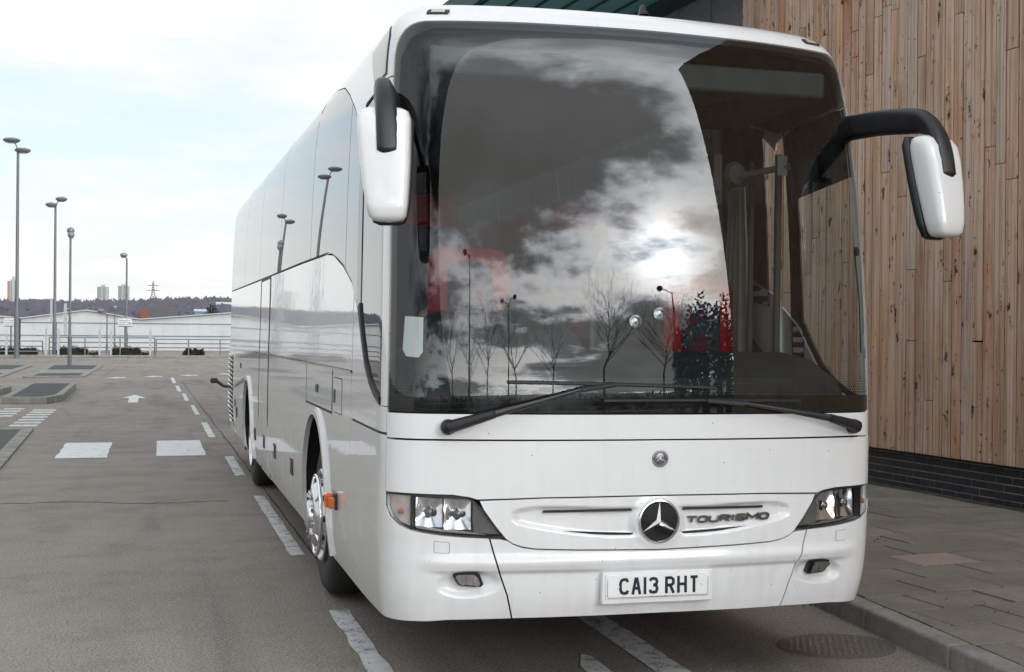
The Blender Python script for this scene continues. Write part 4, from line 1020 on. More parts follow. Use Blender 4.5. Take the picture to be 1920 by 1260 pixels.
# lettering by strokes
GL = {  # unit glyphs 0..1 x 0..1 as stroke paths
 'C': [[(1, .80), (.86, .97), (.5, 1), (.16, .93), (0, .72), (0, .28), (.16, .07), (.5, 0), (.86, .03), (1, .20)]],
 'A': [[(0, 0), (.44, 1)], [(.56, 1), (1, 0)], [(.2, .34), (.8, .34)]],
 '1': [[(.5, 0), (.5, 1)]],
 '3': [[(0, .82), (.15, .97), (.5, 1), (.85, .95), (.98, .76), (.85, .56), (.45, .53)], [(.45, .53), (.88, .48), (1, .26), (.86, .05), (.5, 0), (.12, .04), (0, .20)]],
 'R': [[(0, 0), (0, 1), (.65, 1), (.95, .88), (.97, .62), (.70, .48), (0, .48)], [(.52, .48), (1, 0)]],
 'H': [[(0, 0), (0, 1)], [(1, 0), (1, 1)], [(0, .52), (1, .52)]],
 'T': [[(0, 1), (1, 1)], [(.5, 1), (.5, 0)]],
 'O': [[(.5, 1), (.15, .93), (0, .7), (0, .3), (.15, .07), (.5, 0), (.85, .07), (1, .3), (1, .7), (.85, .93), (.5, 1)]],
 'U': [[(0, 1), (0, .28), (.15, .06), (.5, 0), (.85, .06), (1, .28), (1, 1)]],
 'I': [[(.5, 0), (.5, 1)]],
 'S': [[(1, .80), (.85, .97), (.5, 1), (.12, .95), (0, .75), (.15, .56), (.85, .44), (1, .25), (.86, .04), (.5, 0), (.14, .03), (0, .2)]],
 'M': [[(0, 0), (0, 1), (.5, .35), (1, 1), (1, 0)]],
}
def stroke_mesh(paths, wx, fmap, thick):
    """2-d strokes of width wx in metres, mapped to space by fmap(x, y, h)"""
    mb = MB()
    for p in paths:
        p = [Vector(q) for q in p]; closed = (p[0] - p[-1]).length < 1e-6; L = []; Rr = []
        for i, q in enumerate(p):
            a = p[i] - p[i - 1] if i else (p[-1] - p[-2] if closed else None); b = p[i + 1] - p[i] if i < len(p) - 1 else (p[1] - p[0] if closed else None)
            a = a or b; b = b or a; a = a.normalized(); b = b.normalized(); na = Vector((-a.y, a.x)); nb = Vector((-b.y, b.x)); m = na + nb; m = m / max(.5, m.dot(na))
            L.append(q + m * wx / 2); Rr.append(q - m * wx / 2)
        n = len(p)
        vs = [fmap(*q, thick) for q in L] + [fmap(*q, thick) for q in Rr] + [fmap(*q, 0) for q in L] + [fmap(*q, 0) for q in Rr]
        fs = []
        for i in range(n - 1): fs += [(i, i + 1, n + i + 1, n + i), (i, 2 * n + i, 2 * n + i + 1, i + 1), (n + i, n + i + 1, 3 * n + i + 1, 3 * n + i)]
        if not closed: fs += [(0, n, 3 * n, 2 * n), (n - 1, 3 * n - 1, 4 * n - 1, 2 * n - 1)]
        mb.add(vs, fs)
    return mb
# number plate: a flat plate on a moulded holder
npl = empty('number_plate', (0, 0, 0), 0, bus)
pc = pt(-.002, .535, .0); pn = Vector((0, -1, .03)).normalized(); pu = Vector((0, 0, 1)); pr = Vector((1, 0, 0)); base_y = pc.y - .006
plm = lambda x, y, h: Vector((pc.x + x, base_y - .018 - h + (y) * .03, pc.z + y))
mb = MB(); mb.cham((pc.x, base_y + .002, pc.z - .006), (.550, .034, .150), .006); mb.build('holder', 'white_paint', npl)
mb = MB(); mb.cham((pc.x, base_y - .018, pc.z + .002), (.52, .006, .111), .002); mb.build('plate', 'plate_white', npl)
W_, Hh = .5, .098
def rr_path(w, h, r): return [(w / 2 - r, h / 2), (-w / 2 + r, h / 2)] + arcpts(-w / 2 + r, h / 2 - r, r, r, 90, 180, 4) + [(-w / 2, -h / 2 + r)] + arcpts(-w / 2 + r, -h / 2 + r, r, r, 180, 270, 4) + [(w / 2 - r, -h / 2)] + arcpts(w / 2 - r, -h / 2 + r, r, r, 270, 360, 4) + [(w / 2, h / 2 - r)] + arcpts(w / 2 - r, h / 2 - r, r, r, 0, 90, 4)
stroke_mesh([rr_path(.505, .099, .010)], .0018, lambda x, y, h: plm(x, y + .002, h + .0035), .0006).build('plate_border', 'plate_black', npl, fixn=True)
x = -.196; cw, ch, sw = .050, .079, .0138; gaps = .011
for i, chx in enumerate('CA13 RHT'):
    if chx == ' ': x += .033 - gaps; continue
    w = cw if chx != '1' else .014; sc = [[(x + sw / 2 + (q[0] * (w - sw) if chx != '1' else 0), -ch / 2 + .004 + sw / 2 + q[1] * (ch - sw)) for q in pth] for pth in GL[chx]]
    if chx in 'AH1TR': sc = [[(a, b + (sw / 2 if abs(q[1] - 1) < 1e-6 and chx != 'T' and not (chx == 'R' and q[0] > 0) else (-sw / 2 if q[1] == 0 else 0))) for (a, b), q in zip(s_, pth)] for s_, pth in zip(sc, GL[chx])]
    if chx == 'R': sc[0][1] = (sc[0][1][0], sc[0][2][1])
    stroke_mesh(sc, sw, lambda a, b, h: plm(a, b, h + .0035), .001).build('character', 'plate_black', npl)
    x += w + gaps
for sx, m_ in ((-.199, 'plate_white'), (.222, 'plate_white')):
    mb = MB(); mb.lathe([(0, .006), (.004, .005), (.005, 0)], plm(sx, .003, .0035), (0, -1, 0), 12); mb.build('screw_cap', m_, npl, 40)
mb = MB()
for i in range(22):
    if i in (6, 13): continue
    mb.box(plm(-.045 + i * .0043, -.0475, .004), (.0028, .0008, .0035))
mb.build('maker_text', 'sign_ink', npl)
# model name in chrome capitals on the grille
nm = empty('model_lettering', (0, 0, 0), 0, bus); x = .152; lw, lh = .0465, .027
for chx in 'TOURISMO':
    w = lw if chx not in 'I' else .012
    if chx == 'M': w = .058
    sl_ = .006
    sc = [[(x + q[0] * w + q[1] * sl_, .824 + q[1] * lh + (x - .15) * .016) for q in pth] for pth in GL[chx]]
    stroke_mesh(sc, .0105, lambda a, b, h: pt(a, b, -.021 + h), .009).build('letter', 'dark_chrome', nm); x += w + .0125

# ---- side panels, driver's side and kerb side
swoosh = [(1.414, 1.372), (1.56, 1.405), (1.70, 1.455), (1.85, 1.54), (1.97, 1.66), (2.07, 1.775), (2.215, 1.865), (2.40, 1.985), (2.75, 2.09), (3.20, 2.18), (3.48, 2.2), (5., 2.213), (8., 2.225), (UEND, 2.25)]
gtop = [(UEND, 3.335), (9., 3.32), (6.2, 3.315), (4.9, 3.305), (4.2, 3.285), (3.7, 3.245), (3.2, 3.16), (2.85, 3.06), (2.5, 2.93), (2.28, 2.80), (2.20, 2.62)]
def interp(curve, u):
    c = sorted(curve)
    for a, b in zip(c, c[1:]):
        if a[0] <= u <= b[0]: return a[1] + (b[1] - a[1]) * (u - a[0]) / (b[0] - a[0] + 1e-9)
    return c[0][1] if u < c[0][0] else c[-1][1]
FW, RW, AR = 2.79 + 1.062, 8.93 + 1.062, .62     # wheel centres in u, arch half-width
def arch(cu): return [(cu - AR + .02, .352), (cu - AR, .60)] + arcpts(cu, .56, AR, .61, 176, 4, 22) + [(cu + AR, .60), (cu + AR - .02, .352)]
for s in (-1, 1):
    sp = lambda poly: [(s * u, v) for u, v in poly]
    DOOR = (7.44, 8.46)
    low1 = [(2.412, .352), (3.2, .352)] if False else [(2.412, .352)]
    patch('side_panel', sp(low1 + arch(FW) + [(DOOR[0] - .006, .352), (DOOR[0] - .006, 1.492), (2.312, 1.492), (2.312, 1.238), (2.338, .80)]), 0, 'white_paint', dv=.05)
    patch('side_panel', sp([(DOOR[1] + .006, .352)] + arch(RW) + [(UEND - .5, .40), (UEND, .62), (UEND, 1.488), (DOOR[1] + .006, 1.492)]), 0, 'white_paint', dv=.05)
    patch('side_door', sp([(DOOR[0], .345), (DOOR[1], .345), (DOOR[1], 2.205), (DOOR[0], 2.205)]), .002, 'white_paint', dv=.08)
    for du_ in DOOR:
        ribbon('door_seal', sp([(du_ - .016, v) for v in (.36, .9, 1.5, 2.2)]), sp([(du_ + .016, v) for v in (.36, .9, 1.5, 2.2)]), .005, 'black_rubber')
    ribbon('door_seal', sp([(DOOR[0], 2.195), (DOOR[1], 2.195)]), sp([(DOOR[0], 2.215), (DOOR[1], 2.215)]), .005, 'black_rubber')
    patch('belt_panel', sp([(2.312, 1.503), (DOOR[0] - .006, 1.503), (DOOR[0] - .006, 2.211), (5., 2.201), (3.48, 2.188), (3.2, 2.168), (2.75, 2.078), (2.40, 1.973), (2.312, 1.925)]), 0, 'white_paint')
    patch('belt_panel', sp([(DOOR[1] + .006, 1.503), (UEND, 1.497), (UEND, 2.238), (DOOR[1] + .006, 2.215)]), 0, 'white_paint')
    ribbon('belt_trim', sp([(2.31, 1.501)] + [(u, 1.501) for u in np.arange(2.6, UEND, .4)] + [(UEND, 1.496)]), sp([(2.31, 1.490)] + [(u, 1.490) for u in np.arange(2.6, UEND, .4)] + [(UEND, 1.485)]), .006, 'chrome')
    for cu in (FW, RW):
        o_in = [(cu - AR, .36)] + [(cu - AR, .60)] + arcpts(cu, .56, AR, .61, 176, 4, 26) + [(cu + AR, .60), (cu + AR, .36)]
        o_out = [(cu - AR - .05, .36)] + [(cu - AR - .05, .60)] + arcpts(cu, .56, AR + .05, .655, 176, 4, 26) + [(cu + AR + .05, .60), (cu + AR + .05, .36)]
        ribbon('arch_lip', sp(o_in), sp(o_out), .020, 'white_paint')
        mb = MB(); yc = cu - 1.062; n = 18; xs = (-1.262 * -s, .70 * s)
        ring = [(yc + (AR + .02) * math.cos(R(-20 + 220 * i / n)), .56 + .64 * math.sin(R(-20 + 220 * i / n))) for i in range(n + 1)]
        vs = [(1.258 * s, y, z) for y, z in ring] + [(.72 * s, y, z) for y, z in ring]
        mb.add(vs, [(i, i + 1, n + 2 + i, n + 1 + i) for i in range(n)] + [tuple(range(n + 1, 2 * n + 2))]); mb.build('wheel_arch_liner', 'black_gap', bus, fixn=False)
    # side glazing in five panes; black joints between
    cuts = [2.205, 2.66, 4.38, 6.60, 8.73, 10.95, UEND - .02]
    if s > 0: cuts = [3.1, 4.38, 6.60, 8.73, 10.95, UEND - .02]
    for a, b in zip(cuts, cuts[1:]):
        a += .006; b -= .006; us = sorted([a, b] + [u for u, v in swoosh + gtop if a < u < b] + [u for u in np.arange(2.25, 4.4, .12) if a < u < b])
        lo = [(u, interp(swoosh, u) + .004) for u in us]; hi = [(u, (interp(gtop, u) if u > 2.2 else 2.62)) for u in us]
        patch('side_window', sp(lo + hi[::-1]), 0, 'side_glass', edge=.0, dv=.12)
    for c_ in cuts[1:-1]:
        patch('window_joint', sp([(c_ - .0065, interp(swoosh, c_)), (c_ + .0065, interp(swoosh, c_)), (c_ + .0065, interp(gtop, c_)), (c_ - .0065, interp(gtop, c_))]), -.003, 'black_gap', edge=0)
    # the printed black edge inside the side glazing
    patch('window_border', sp([(u, interp(swoosh, u)) for u in np.arange(3.0, UEND, .35)] + [(u, interp(swoosh, u) + .06) for u in np.arange(3.0, UEND, .35)][::-1]), -.008, 'black_frit', edge=0, dv=.2)
    # front corner: quarter panel under the cab window, cab window, pillars
    q_lo = [(u, v - .010) for u, v in swoosh[:7]] + [(2.288, 1.895)]
    patch('quarter_panel', sp([(1.3255, 1.244), (2.30, 1.250), (2.29, 1.50)] + q_lo[::-1] + [(1.40, 1.362), (1.3255, 1.362)]), 0, 'white_paint')
    patch('screen_pillar', sp([(1.326, 1.366), (1.40, 1.366), (1.405, 2.0), (1.405, 2.93), (1.326, 2.93)]), 0, 'white_paint')
    seal_o = [(1.405, 1.368)] + swoosh[1:6] + [(2.13, 1.84)]; seal_i = [(1.41, 1.405), (1.55, 1.437), (1.685, 1.487), (1.825, 1.572), (1.938, 1.69), (2.03, 1.80), (2.055, 1.86)]
    ribbon('window_seal', sp(seal_o), sp(seal_i), .008, 'black_rubber')
    if s < 0:
        cab = [(1.41, 1.40)] + seal_i[1:] + [(2.06, 2.88), (1.41, 2.92)]
        patch('cab_window', sp(cab), -.002, 'side_glass', edge=0)
        patch('cab_pillar', sp([(2.055, 1.84), (2.13, 1.84), (2.198, 1.88), (2.198, 2.66), (2.26, 2.84), (2.06, 2.90)]), .002, 'black_frit', edge=.01)
    else:
        patch('door_window', sp([(1.43, 1.35), (2.02, 1.35), (2.02, 2.50), (1.43, 2.56)]), -.002, 'door_glass', edge=0)
        patch('door_frame', sp([(1.40, 2.565), (2.04, 2.505), (2.04, 2.95), (1.40, 2.93)]), 0, 'black_frit', edge=.01)
        patch('door_window', sp([(2.17, 1.55), (2.45, 1.62), (2.45, 2.48), (2.17, 2.49)]), -.002, 'door_glass', edge=0)
        patch('door_frame', sp([(2.03, 1.30), (2.165, 1.30), (2.165, 2.95), (2.03, 2.95)]), 0, 'black_frit', edge=.01)
        patch('door_frame', sp([(2.46, 1.9), (3.1, 2.0), (3.1, 3.1), (2.46, 2.95)]), 0, 'black_frit', edge=.01)
# roof with the brow over the windscreen, and the rear wall
rl = [(-UEND, 3.345)] + [(-u, v + .008) for u, v in gtop[1:-1]] + [(-2.262, 2.85), (-2.06, 2.91), (-1.412, 2.937), (-1.326, 2.937), (-1.3255, 3.03)]
brow = arcpts(-(WS_U - .17), 3.03, .1745, WS_T - 3.03 - .003, 176, 94, 8) + [(-.7, WS_T + .006), (0, WS_T + .012)]
left = rl + brow
poly = left + [(-u, v) for u, v in left[::-1]][1:] + [(UEND, 3.9), (-UEND, 3.9)]
patch('roof', poly, 0, 'white_paint', dv=.04, top_cap=True)
mb = MB(); sec = [(s_[2], _z(s_[0]) + .013 * 12.4 * min(max((s_[0] - 2.2) / 1.2, 0), 1)) for s_ in SEC]
mb.add([(x, 12.4, z) for x, z in sec] + [(-x, 12.4, z) for x, z in sec[::-1]], [tuple(range(2 * len(sec)))]); mb.build('rear_panel', 'white_paint', bus, fixn=False)
# quarter light high on the corner
qw = [(-2.02, 3.17), (-1.50, 3.235), (-1.425, 3.16), (-1.418, 2.965), (-1.74, 2.955), (-1.80, 3.0)]
c_ = (-1.67, 3.08); patch('quarter_light_seal', [(c_[0] + (u - c_[0]) * 1.06, c_[1] + (v - c_[1]) * 1.09) for u, v in qw], .003, 'black_rubber', edge=.003)
patch('quarter_light', qw, .005, 'side_glass', edge=0); 
# dark lining behind the panels, closing the body
for name, poly in (('inner_lining', [(-UEND, .42), (UEND, .42), (UEND, 1.26), (-UEND, 1.26)]), ('inner_lining', [(-UEND, 1.26), (-2.2, 1.26), (-2.2, 1.90), (-2.75, 2.12), (-3.4, 2.21), (-UEND, 2.24)]),
                   ('inner_lining', [(UEND, 1.26), (2.46, 1.26), (2.46, 1.60), (3.1, 2.0), (3.4, 2.21), (UEND, 2.24)]), ('inner_lining', [(-UEND, 3.34), (-4.9, 3.31), (-3.2, 3.17), (-2.2, 2.9), (-1.4, 2.95), (-1.28, 3.15), (0, 3.235), (1.28, 3.15), (1.4, 2.95), (2.2, 2.9), (3.2, 3.17), (4.9, 3.31), (UEND, 3.34), (UEND, 3.7), (-UEND, 3.7)]),
                   ('inner_lining', [(-1.335, 1.26), (-1.335, 1.37), (1.335, 1.37), (1.335, 1.26)])):
    patch(name, poly, -.10 if poly[0][1] == .42 else -.03, 'lining', edge=0, dv=.15)
mb = MB(); mb.box((0, 6.6, 3.20), (2.2, 10.4, .04)); mb.box((0, 1.0, 2.98), (2.16, 1.0, .04)); mb.build('ceiling', 'ceiling_cloth', bus)
mb = MB(); mb.box((0, 6.3, 1.12), (2.3, 12., .06)); mb.build('floor', 'floor_vinyl', bus)
mb = MB(); mb.box((0, 6.3, .62), (1.3, 11.6, .3)); mb.build('chassis', 'black_gap', bus)
for ya, yb in ((.45, 2.1), (3.5, 8.2), (9.7, 12.2)):
    mb = MB(); mb.box((0, (ya + yb) / 2, .44), (2.36, yb - ya, .06)); mb.build('underbody_shade_panel', 'black_gap', bus)  # dark panels added to close the underside and deepen the shade below
mb = MB(); mb.box((0, 6.2, .60), (1.5, 11.4, .06)); mb.build('underbody_shade_panel', 'black_gap', bus)

# ---- side details, driver's side
def outline_patch(name, poly, mat='white_paint', gap=.008, off=.004):
    cx = sum(p[0] for p in poly) / len(poly); cy = sum(p[1] for p in poly) / len(poly); w = max(p[0] for p in poly) - min(p[0] for p in poly); h = max(p[1] for p in poly) - min(p[1] for p in poly)
    g = patch(name + '_gap', [(cx + (u - cx) * (1 + 2 * gap / w), cy + (v - cy) * (1 + 2 * gap / h)) for u, v in poly], off - .0025, 'black_gap', edge=0); return patch(name, poly, off, mat, edge=.003)
def recess_handle(u, v, w=.07, h=.07, mat='black_plastic'):
    patch('latch', [(u - w / 2, v - h / 2), (u + w / 2, v - h / 2), (u + w / 2, v + h / 2), (u - w / 2, v + h / 2)], .007, mat, edge=.006)
hatch = [(-4.40, 1.232), (-3.06, 1.232), (-3.06, 1.484), (-4.40, 1.484)]
mb = None
ribbon('hatch_gap', [(-4.40, 1.236), (-3.06, 1.236)], [(-4.40, 1.222), (-3.06, 1.222)], .002, 'black_gap')
ribbon('hatch_gap', [(-3.068, 1.236), (-3.068, 1.486)], [(-3.050, 1.236), (-3.050, 1.486)], .002, 'black_gap')
ribbon('hatch_gap', [(-4.40, 1.236), (-4.40, 1.486)], [(-4.39, 1.236), (-4.39, 1.486)], .002, 'smoke_plastic')
recess_handle(-3.78, 1.345, .10, .05)
outline_patch('filler_flap', [(-2.97, 1.245), (-2.66, 1.245), (-2.66, 1.44), (-2.97, 1.44)], gap=.006)
recess_handle(-2.93, 1.335, .07, .075)
recess_handle(-11.2, 1.30, .12, .06); recess_handle(-12.2, .80, .10, .10)
for u, v in ((-5.30, .685), (-6.72, .675), (-7.83, .665), (-8.95, .652), (-11.9, .70)):
    sm = empty('side_marker', (0, 0, 0), 0, bus)
    patch('housing', [(u - .075, v - .062), (u + .075, v - .062), (u + .075, v + .062), (u - .075, v + .062)], .008, 'black_plastic', sm, .008)
    patch('reflector', [(u - .05, v + .0), (u + .05, v + .0), (u + .05, v + .045), (u - .05, v + .045)], .013, 'red_lens' if u < -5.2 else 'orange_lens', sm, .005)
om = empty('side_indicator', (0, 0, 0), 0, bus); c = pt(-2.86, .735)
mb = MB(); mb.cham((c.x - .006, c.y, c.z), (.02, .15, .095), .005); mb.build('base', 'black_plastic', om)
mb = MB(); mb.cham((c.x - .035, c.y + .035, c.z), (.05, .075, .085), .008); mb.build('lens', 'orange_lens', om)
mb = MB(); mb.cham((c.x - .03, c.y - .045, c.z - .008), (.034, .05, .065), .006); mb.build('lens', 'orange_lens', om)
# slatted engine grille at the tail
eg = empty('engine_grille', (0, 0, 0), 0, bus)
patch('grille_back', [(-13.40, .60), (-12.75, .46), (-12.75, 1.40), (-13.40, 1.40)], .003, 'black_gap', eg, 0)
for i in range(16):
    v = .50 + i * .058; u1 = -13.41 if v > .62 else -13.1
    a, b, c, d = pt(-12.76, v, .008), pt(u1, v, .008), pt(u1, v + .034, .03), pt(-12.76, v + .034, .03); e = Vector((.012, 0, .004))
    mb = MB(); mb.add([a, b, c, d, a + e, b + e, c + e, d + e], [(0, 1, 2, 3), (7, 6, 5, 4), (0, 4, 5, 1), (2, 6, 7, 3), (0, 3, 7, 4), (1, 5, 6, 2)]); mb.build('slat', 'white_paint', eg)
mb = MB(); mb.tube([(-1.26, 12.3, .95), (-1.36, 12.42, .96), (-1.44, 12.45, 1.02)], .022, 8); mb.cham((-1.48, 12.45, 1.03), (.10, .05, .07), .015); mb.build('tail_bracket', 'black_plastic', bus, 40)
# roof-edge marker lamps
for u in (-1.105, 1.105):
    ml = empty('marker_lamp', (0, 0, 0), 0, bus); v = 3.288
    patch('bezel', [(u - .055, v - .019), (u + .055, v - .019), (u + .06, v), (u + .055, v + .019), (u - .055, v + .019), (u - .06, v)], .006, 'black_plastic', ml, .008)
    patch('lens', [(u - .035, v - .010), (u + .035, v - .010), (u + .035, v + .010), (u - .035, v + .010)], .009, 'clear_indicator', ml, .004)
mb = MB(); c = pt(.15, 3.55); mb.lathe([(0, .032), (.015, .028), (.06, .012), (.07, 0)], c, (0, .3, 1), 12); mb.build('roof_aerial', 'black_plastic', bus, 40)

# ---- wheels
def wheel(x, y, s, front=True):
    w = empty('wheel', (x, y, .515), 0, bus)      # s: -1 outer face towards -x
    ax = (s, 0, 0)
    mb = MB(); prof = [(-.29, .30), (-.285, .42), (-.27, .475), (-.24, .503), (-.22, .513), (-.07, .513), (-.045, .503), (-.018, .47), (-.006, .42), (-.012, .34), (-.03, .295)]
    mb.lathe(prof, (0, 0, 0), ax, 56); mb.build('tyre', 'tyre', w, 50)
    mb = MB()
    for k_ in range(4): mb.lathe([(-.115 - k_ * .042 + .006, .514), (-.115 - k_ * .042, .5152), (-.115 - k_ * .042 - .006, .514)], (0, 0, 0), ax, 56)
    rim = MB(); 
    rp = [(-.035, .292), (.004, .300), (.012, .292), (.004, .275), (-.03, .262), (-.02, .24), (.05, .20), (.07, .165), (.072, .14), (.055, .12), (.06, .10), (.09, .095), (.10, .08), (.102, 0)] if front else [(-.035, .292), (.004, .30), (.008, .29), (-.02, .27), (-.11, .25), (-.12, .17), (-.10, .14), (-.02, .12), (0, .10), (.005, 0)]
    rim.lathe(rp, (0, 0, 0), ax, 48); r_ = rim.build('rim', 'alloy', w, 40)
    for k_ in range(10):
        a = 2 * math.pi * k_ / 10
        mb = MB(); mb.lathe([(0, .024), (.008, .022), (.008, 0)], ((.022 if front else -.113) * s, math.cos(a) * .212, math.sin(a) * .212), (s * .9, math.cos(a) * .45, math.sin(a) * .45) if front else ax, 12); mb.build('hole', 'black_gap', r_)
        a += .31; mb = MB(); mb.lathe([(0, .017), (.03, .015), (.034, 0)], ((.055 if front else -.11) * s, math.cos(a) * .145, math.sin(a) * .145), ax, 6); mb.build('wheel_nut', 'chrome', r_)
    if front:
        mb = MB(); ring = [(0, math.cos(2 * math.pi * i / 40) * .255, math.sin(2 * math.pi * i / 40) * .255) for i in range(41)]; mb.tube([Vector(q) + Vector((.035 * s, 0, 0)) for q in ring], .014, 8, False); mb.build('guard_ring', 'chrome', w, 60)
        for k_ in range(5):
            a = 2 * math.pi * k_ / 5; mb = MB(); mb.tube([(.035 * s, math.cos(a) * .255, math.sin(a) * .255), (.06 * s, math.cos(a) * .14, math.sin(a) * .14)], .012, 6); mb.build('guard_spoke', 'chrome', w, 60)
    return w
for s in (-1, 1):
    wheel(1.225 * s, 2.79, s, True); wheel(1.225 * s, 8.93, s, False)
mb = MB(); mb.tube([(-1.0, 2.79, .5), (1.0, 2.79, .5)], .08, 8); mb.tube([(-1.0, 8.93, .5), (1.0, 8.93, .5)], .1, 8); mb.build('axle', 'black_gap', bus)

# ---- wipers
def wiper(pivot, mid, tip, blade0, blade1, bow):
    w = empty('wiper', (0, 0, 0), 0, bus)
    n = Vector(skin_n(*pivot)); mb = MB(); mb.lathe([(-.01, .036), (.03, .036), (.045, .030), (.05, 0)], pt(*pivot), n, 20); mb.build('pivot', 'black_plastic', w, 40)
    P0, P1, P2 = pt(*pivot, .05), pt(*mid, .075), pt(*tip, .045)
    mb = MB(); mb.tube([P0, P0.lerp(P1, .45), P1], [.030, .026, .020], 8, flat=.8); mb.build('arm_head', 'black_plastic', w, 40)
    mb = MB(); mb.tube([P1, P1.lerp(P2, .5) + n * .01, P2], [.018, .012, .008], 8, flat=.7); mb.build('arm', 'black_plastic', w, 40)
    us = [blade0[0] + (blade1[0] - blade0[0]) * i / 16 for i in range(17)]; vs = [blade0[1] + (blade1[1] - blade0[1]) * i / 16 + bow * (1 - (2 * i / 16 - 1) ** 2) for i in range(17)]
    mb = MB(); mb.tube([pt(u, v, .022) for u, v in zip(us, vs)], .009, 6, flat=1.2); b = mb.build('blade', 'black_plastic', w, 40)
    mb = MB(); mb.tube([pt(u, v - .004, .006) for u, v in zip(us, vs)], .005, 5); mb.build('rubber_edge', 'black_rubber', b, 40)
    mb = MB(); mb.tube([P2, pt(us[8], vs[8], .03)], .012, 6); mb.build('blade_clip', 'black_plastic', b, 40)
wiper((-1.005, 1.280), (-.80, 1.345), (-.40, 1.455), (-.735, 1.487), (.275, 1.466), .004)
wiper((1.085, 1.272), (.88, 1.320), (.42, 1.392), (-.285, 1.405), (.745, 1.401), .004)

# ---- mirrors on long curved arms
def rbox(mb, prof, n=24):
    """loft of rounded rectangles: prof = list of (centre, half-width vec, half-depth vec, superellipse power)"""
    rings = []
    for c, a, b, p in prof:
        ring = []
        for k_ in range(n):
            q = 2 * math.pi * k_ / n; cx, cy = math.cos(q), math.sin(q)
            ring.append(Vector(c) + Vector(a) * math.copysign(abs(cx) ** (2 / p), cx) + Vector(b) * math.copysign(abs(cy) ** (2 / p), cy))
        rings.append(ring)
    vs = [v for r_ in rings for v in r_]; fs = [tuple(reversed(range(n))), tuple(range((len(rings) - 1) * n, len(rings) * n))]
    for i in range(len(rings) - 1):
        for k_ in range(n): fs.append((i * n + k_, i * n + (k_ + 1) % n, (i + 1) * n + (k_ + 1) % n, (i + 1) * n + k_))
    mb.add(vs, fs)
def mirror(s):
    m = empty('wing_mirror', (-.015 if s > 0 else 0, .03 if s > 0 else 0, .03 if s > 0 else 0), 0, bus)
    root = pt(s * 1.37, 2.785, -.03); X = s * 1.362
    ctrl = [root, root.lerp(Vector((X, -.04, 2.77)), .5) + Vector((0, 0, .012)), Vector((s * 1.343, -.03, 2.768)), Vector((s * 1.357, -.135, 2.738)), Vector((X, -.215, 2.672)), Vector((X, -.262, 2.59)), Vector((X, -.292, 2.475))]
    path = []
    for i in range(len(ctrl) - 1):
        p0, p1, p2, p3 = ctrl[max(0, i - 1)], ctrl[i], ctrl[i + 1], ctrl[min(len(ctrl) - 1, i + 2)]
        for q in range(6):
            t_ = q / 6; path.append(.5 * ((2 * p1) + (p2 - p0) * t_ + (2 * p0 - 5 * p1 + 4 * p2 - p3) * t_ ** 2 + (3 * p1 - p0 - 3 * p2 + p3) * t_ ** 3))
    path.append(ctrl[-1]); path.append(ctrl[-1] + Vector((0, .004, -.012))); n = len(path); prof = []
    for i, q in enumerate(path):
        d = (path[min(i + 1, n - 1)] - path[max(i - 1, 0)]).normalized(); sd_ = Vector((1, 0, 0)); sd_ = (sd_ - d * sd_.dot(d)).normalized(); nn_ = d.cross(sd_); f = i / (n - 1)
        k_ = .7 if i == n - 1 else 1.
        prof.append((q, sd_ * (.040 + .010 * smooth(.4, .9, f)) * k_, nn_ * (.066 - .036 * smooth(.25, .8, f)) * k_, 2.8))
    mb = MB(); rbox(mb, prof, 20); mb.build('arm', 'black_plastic', m, 60)
    R_ = Matrix.Rotation(R(s * 16), 3, 'Z'); ctr = Vector((X, -.175, -.015))
    def ring(z, w, d, yo, p=4.): return (ctr + R_ @ Vector((0, yo, 0)) + Vector((0, -.13 * (2.69 - z) / .5, z)), R_ @ Vector((w, 0, 0)), R_ @ Vector((0, d, 0)), p)
    mb = MB(); rbox(mb, [ring(2.186, .030, .03, .02, 3), ring(2.192, .062, .048, .012, 3.4), ring(2.21, .078, .058, .004, 4), ring(2.26, .088, .066, 0, 4.2), ring(2.34, .097, .072, -.002, 4.2), ring(2.45, .107, .078, -.002, 4.2), ring(2.56, .113, .080, -.002, 4.2), ring(2.63, .116, .076, 0, 4), ring(2.667, .108, .062, .004, 3.6), ring(2.686, .08, .04, .012, 3.2)], 36)
    mb.build('housing', 'white_paint', m, 60)
    mb = MB(); rbox(mb, [ring(2.178, .044, .016, .080, 3), ring(2.19, .070, .022, .080, 3.6), ring(2.26, .092, .027, .080, 4.4), ring(2.34, .101, .029, .080, 4.4), ring(2.45, .111, .029, .080, 4.4), ring(2.56, .117, .029, .080, 4.4), ring(2.64, .120, .027, .080, 4.2), ring(2.686, .10, .02, .080, 3.6)], 36)
    mb.build('frame', 'black_plastic', m, 60)
    for z0, z1 in ((2.22, 2.36), (2.38, 2.645)):
        mb = MB(); rbox(mb, [ring(z0, .060 if z0 < 2.3 else .085, .006, .107, 5), ring((z0 + z1) / 2, .072 if z0 < 2.3 else .096, .006, .107, 6), ring(z1, .080 if z0 < 2.3 else .10, .006, .107, 5)], 20); mb.build('mirror_glass', 'chrome', m, 50)
mirror(-1); mirror(1)

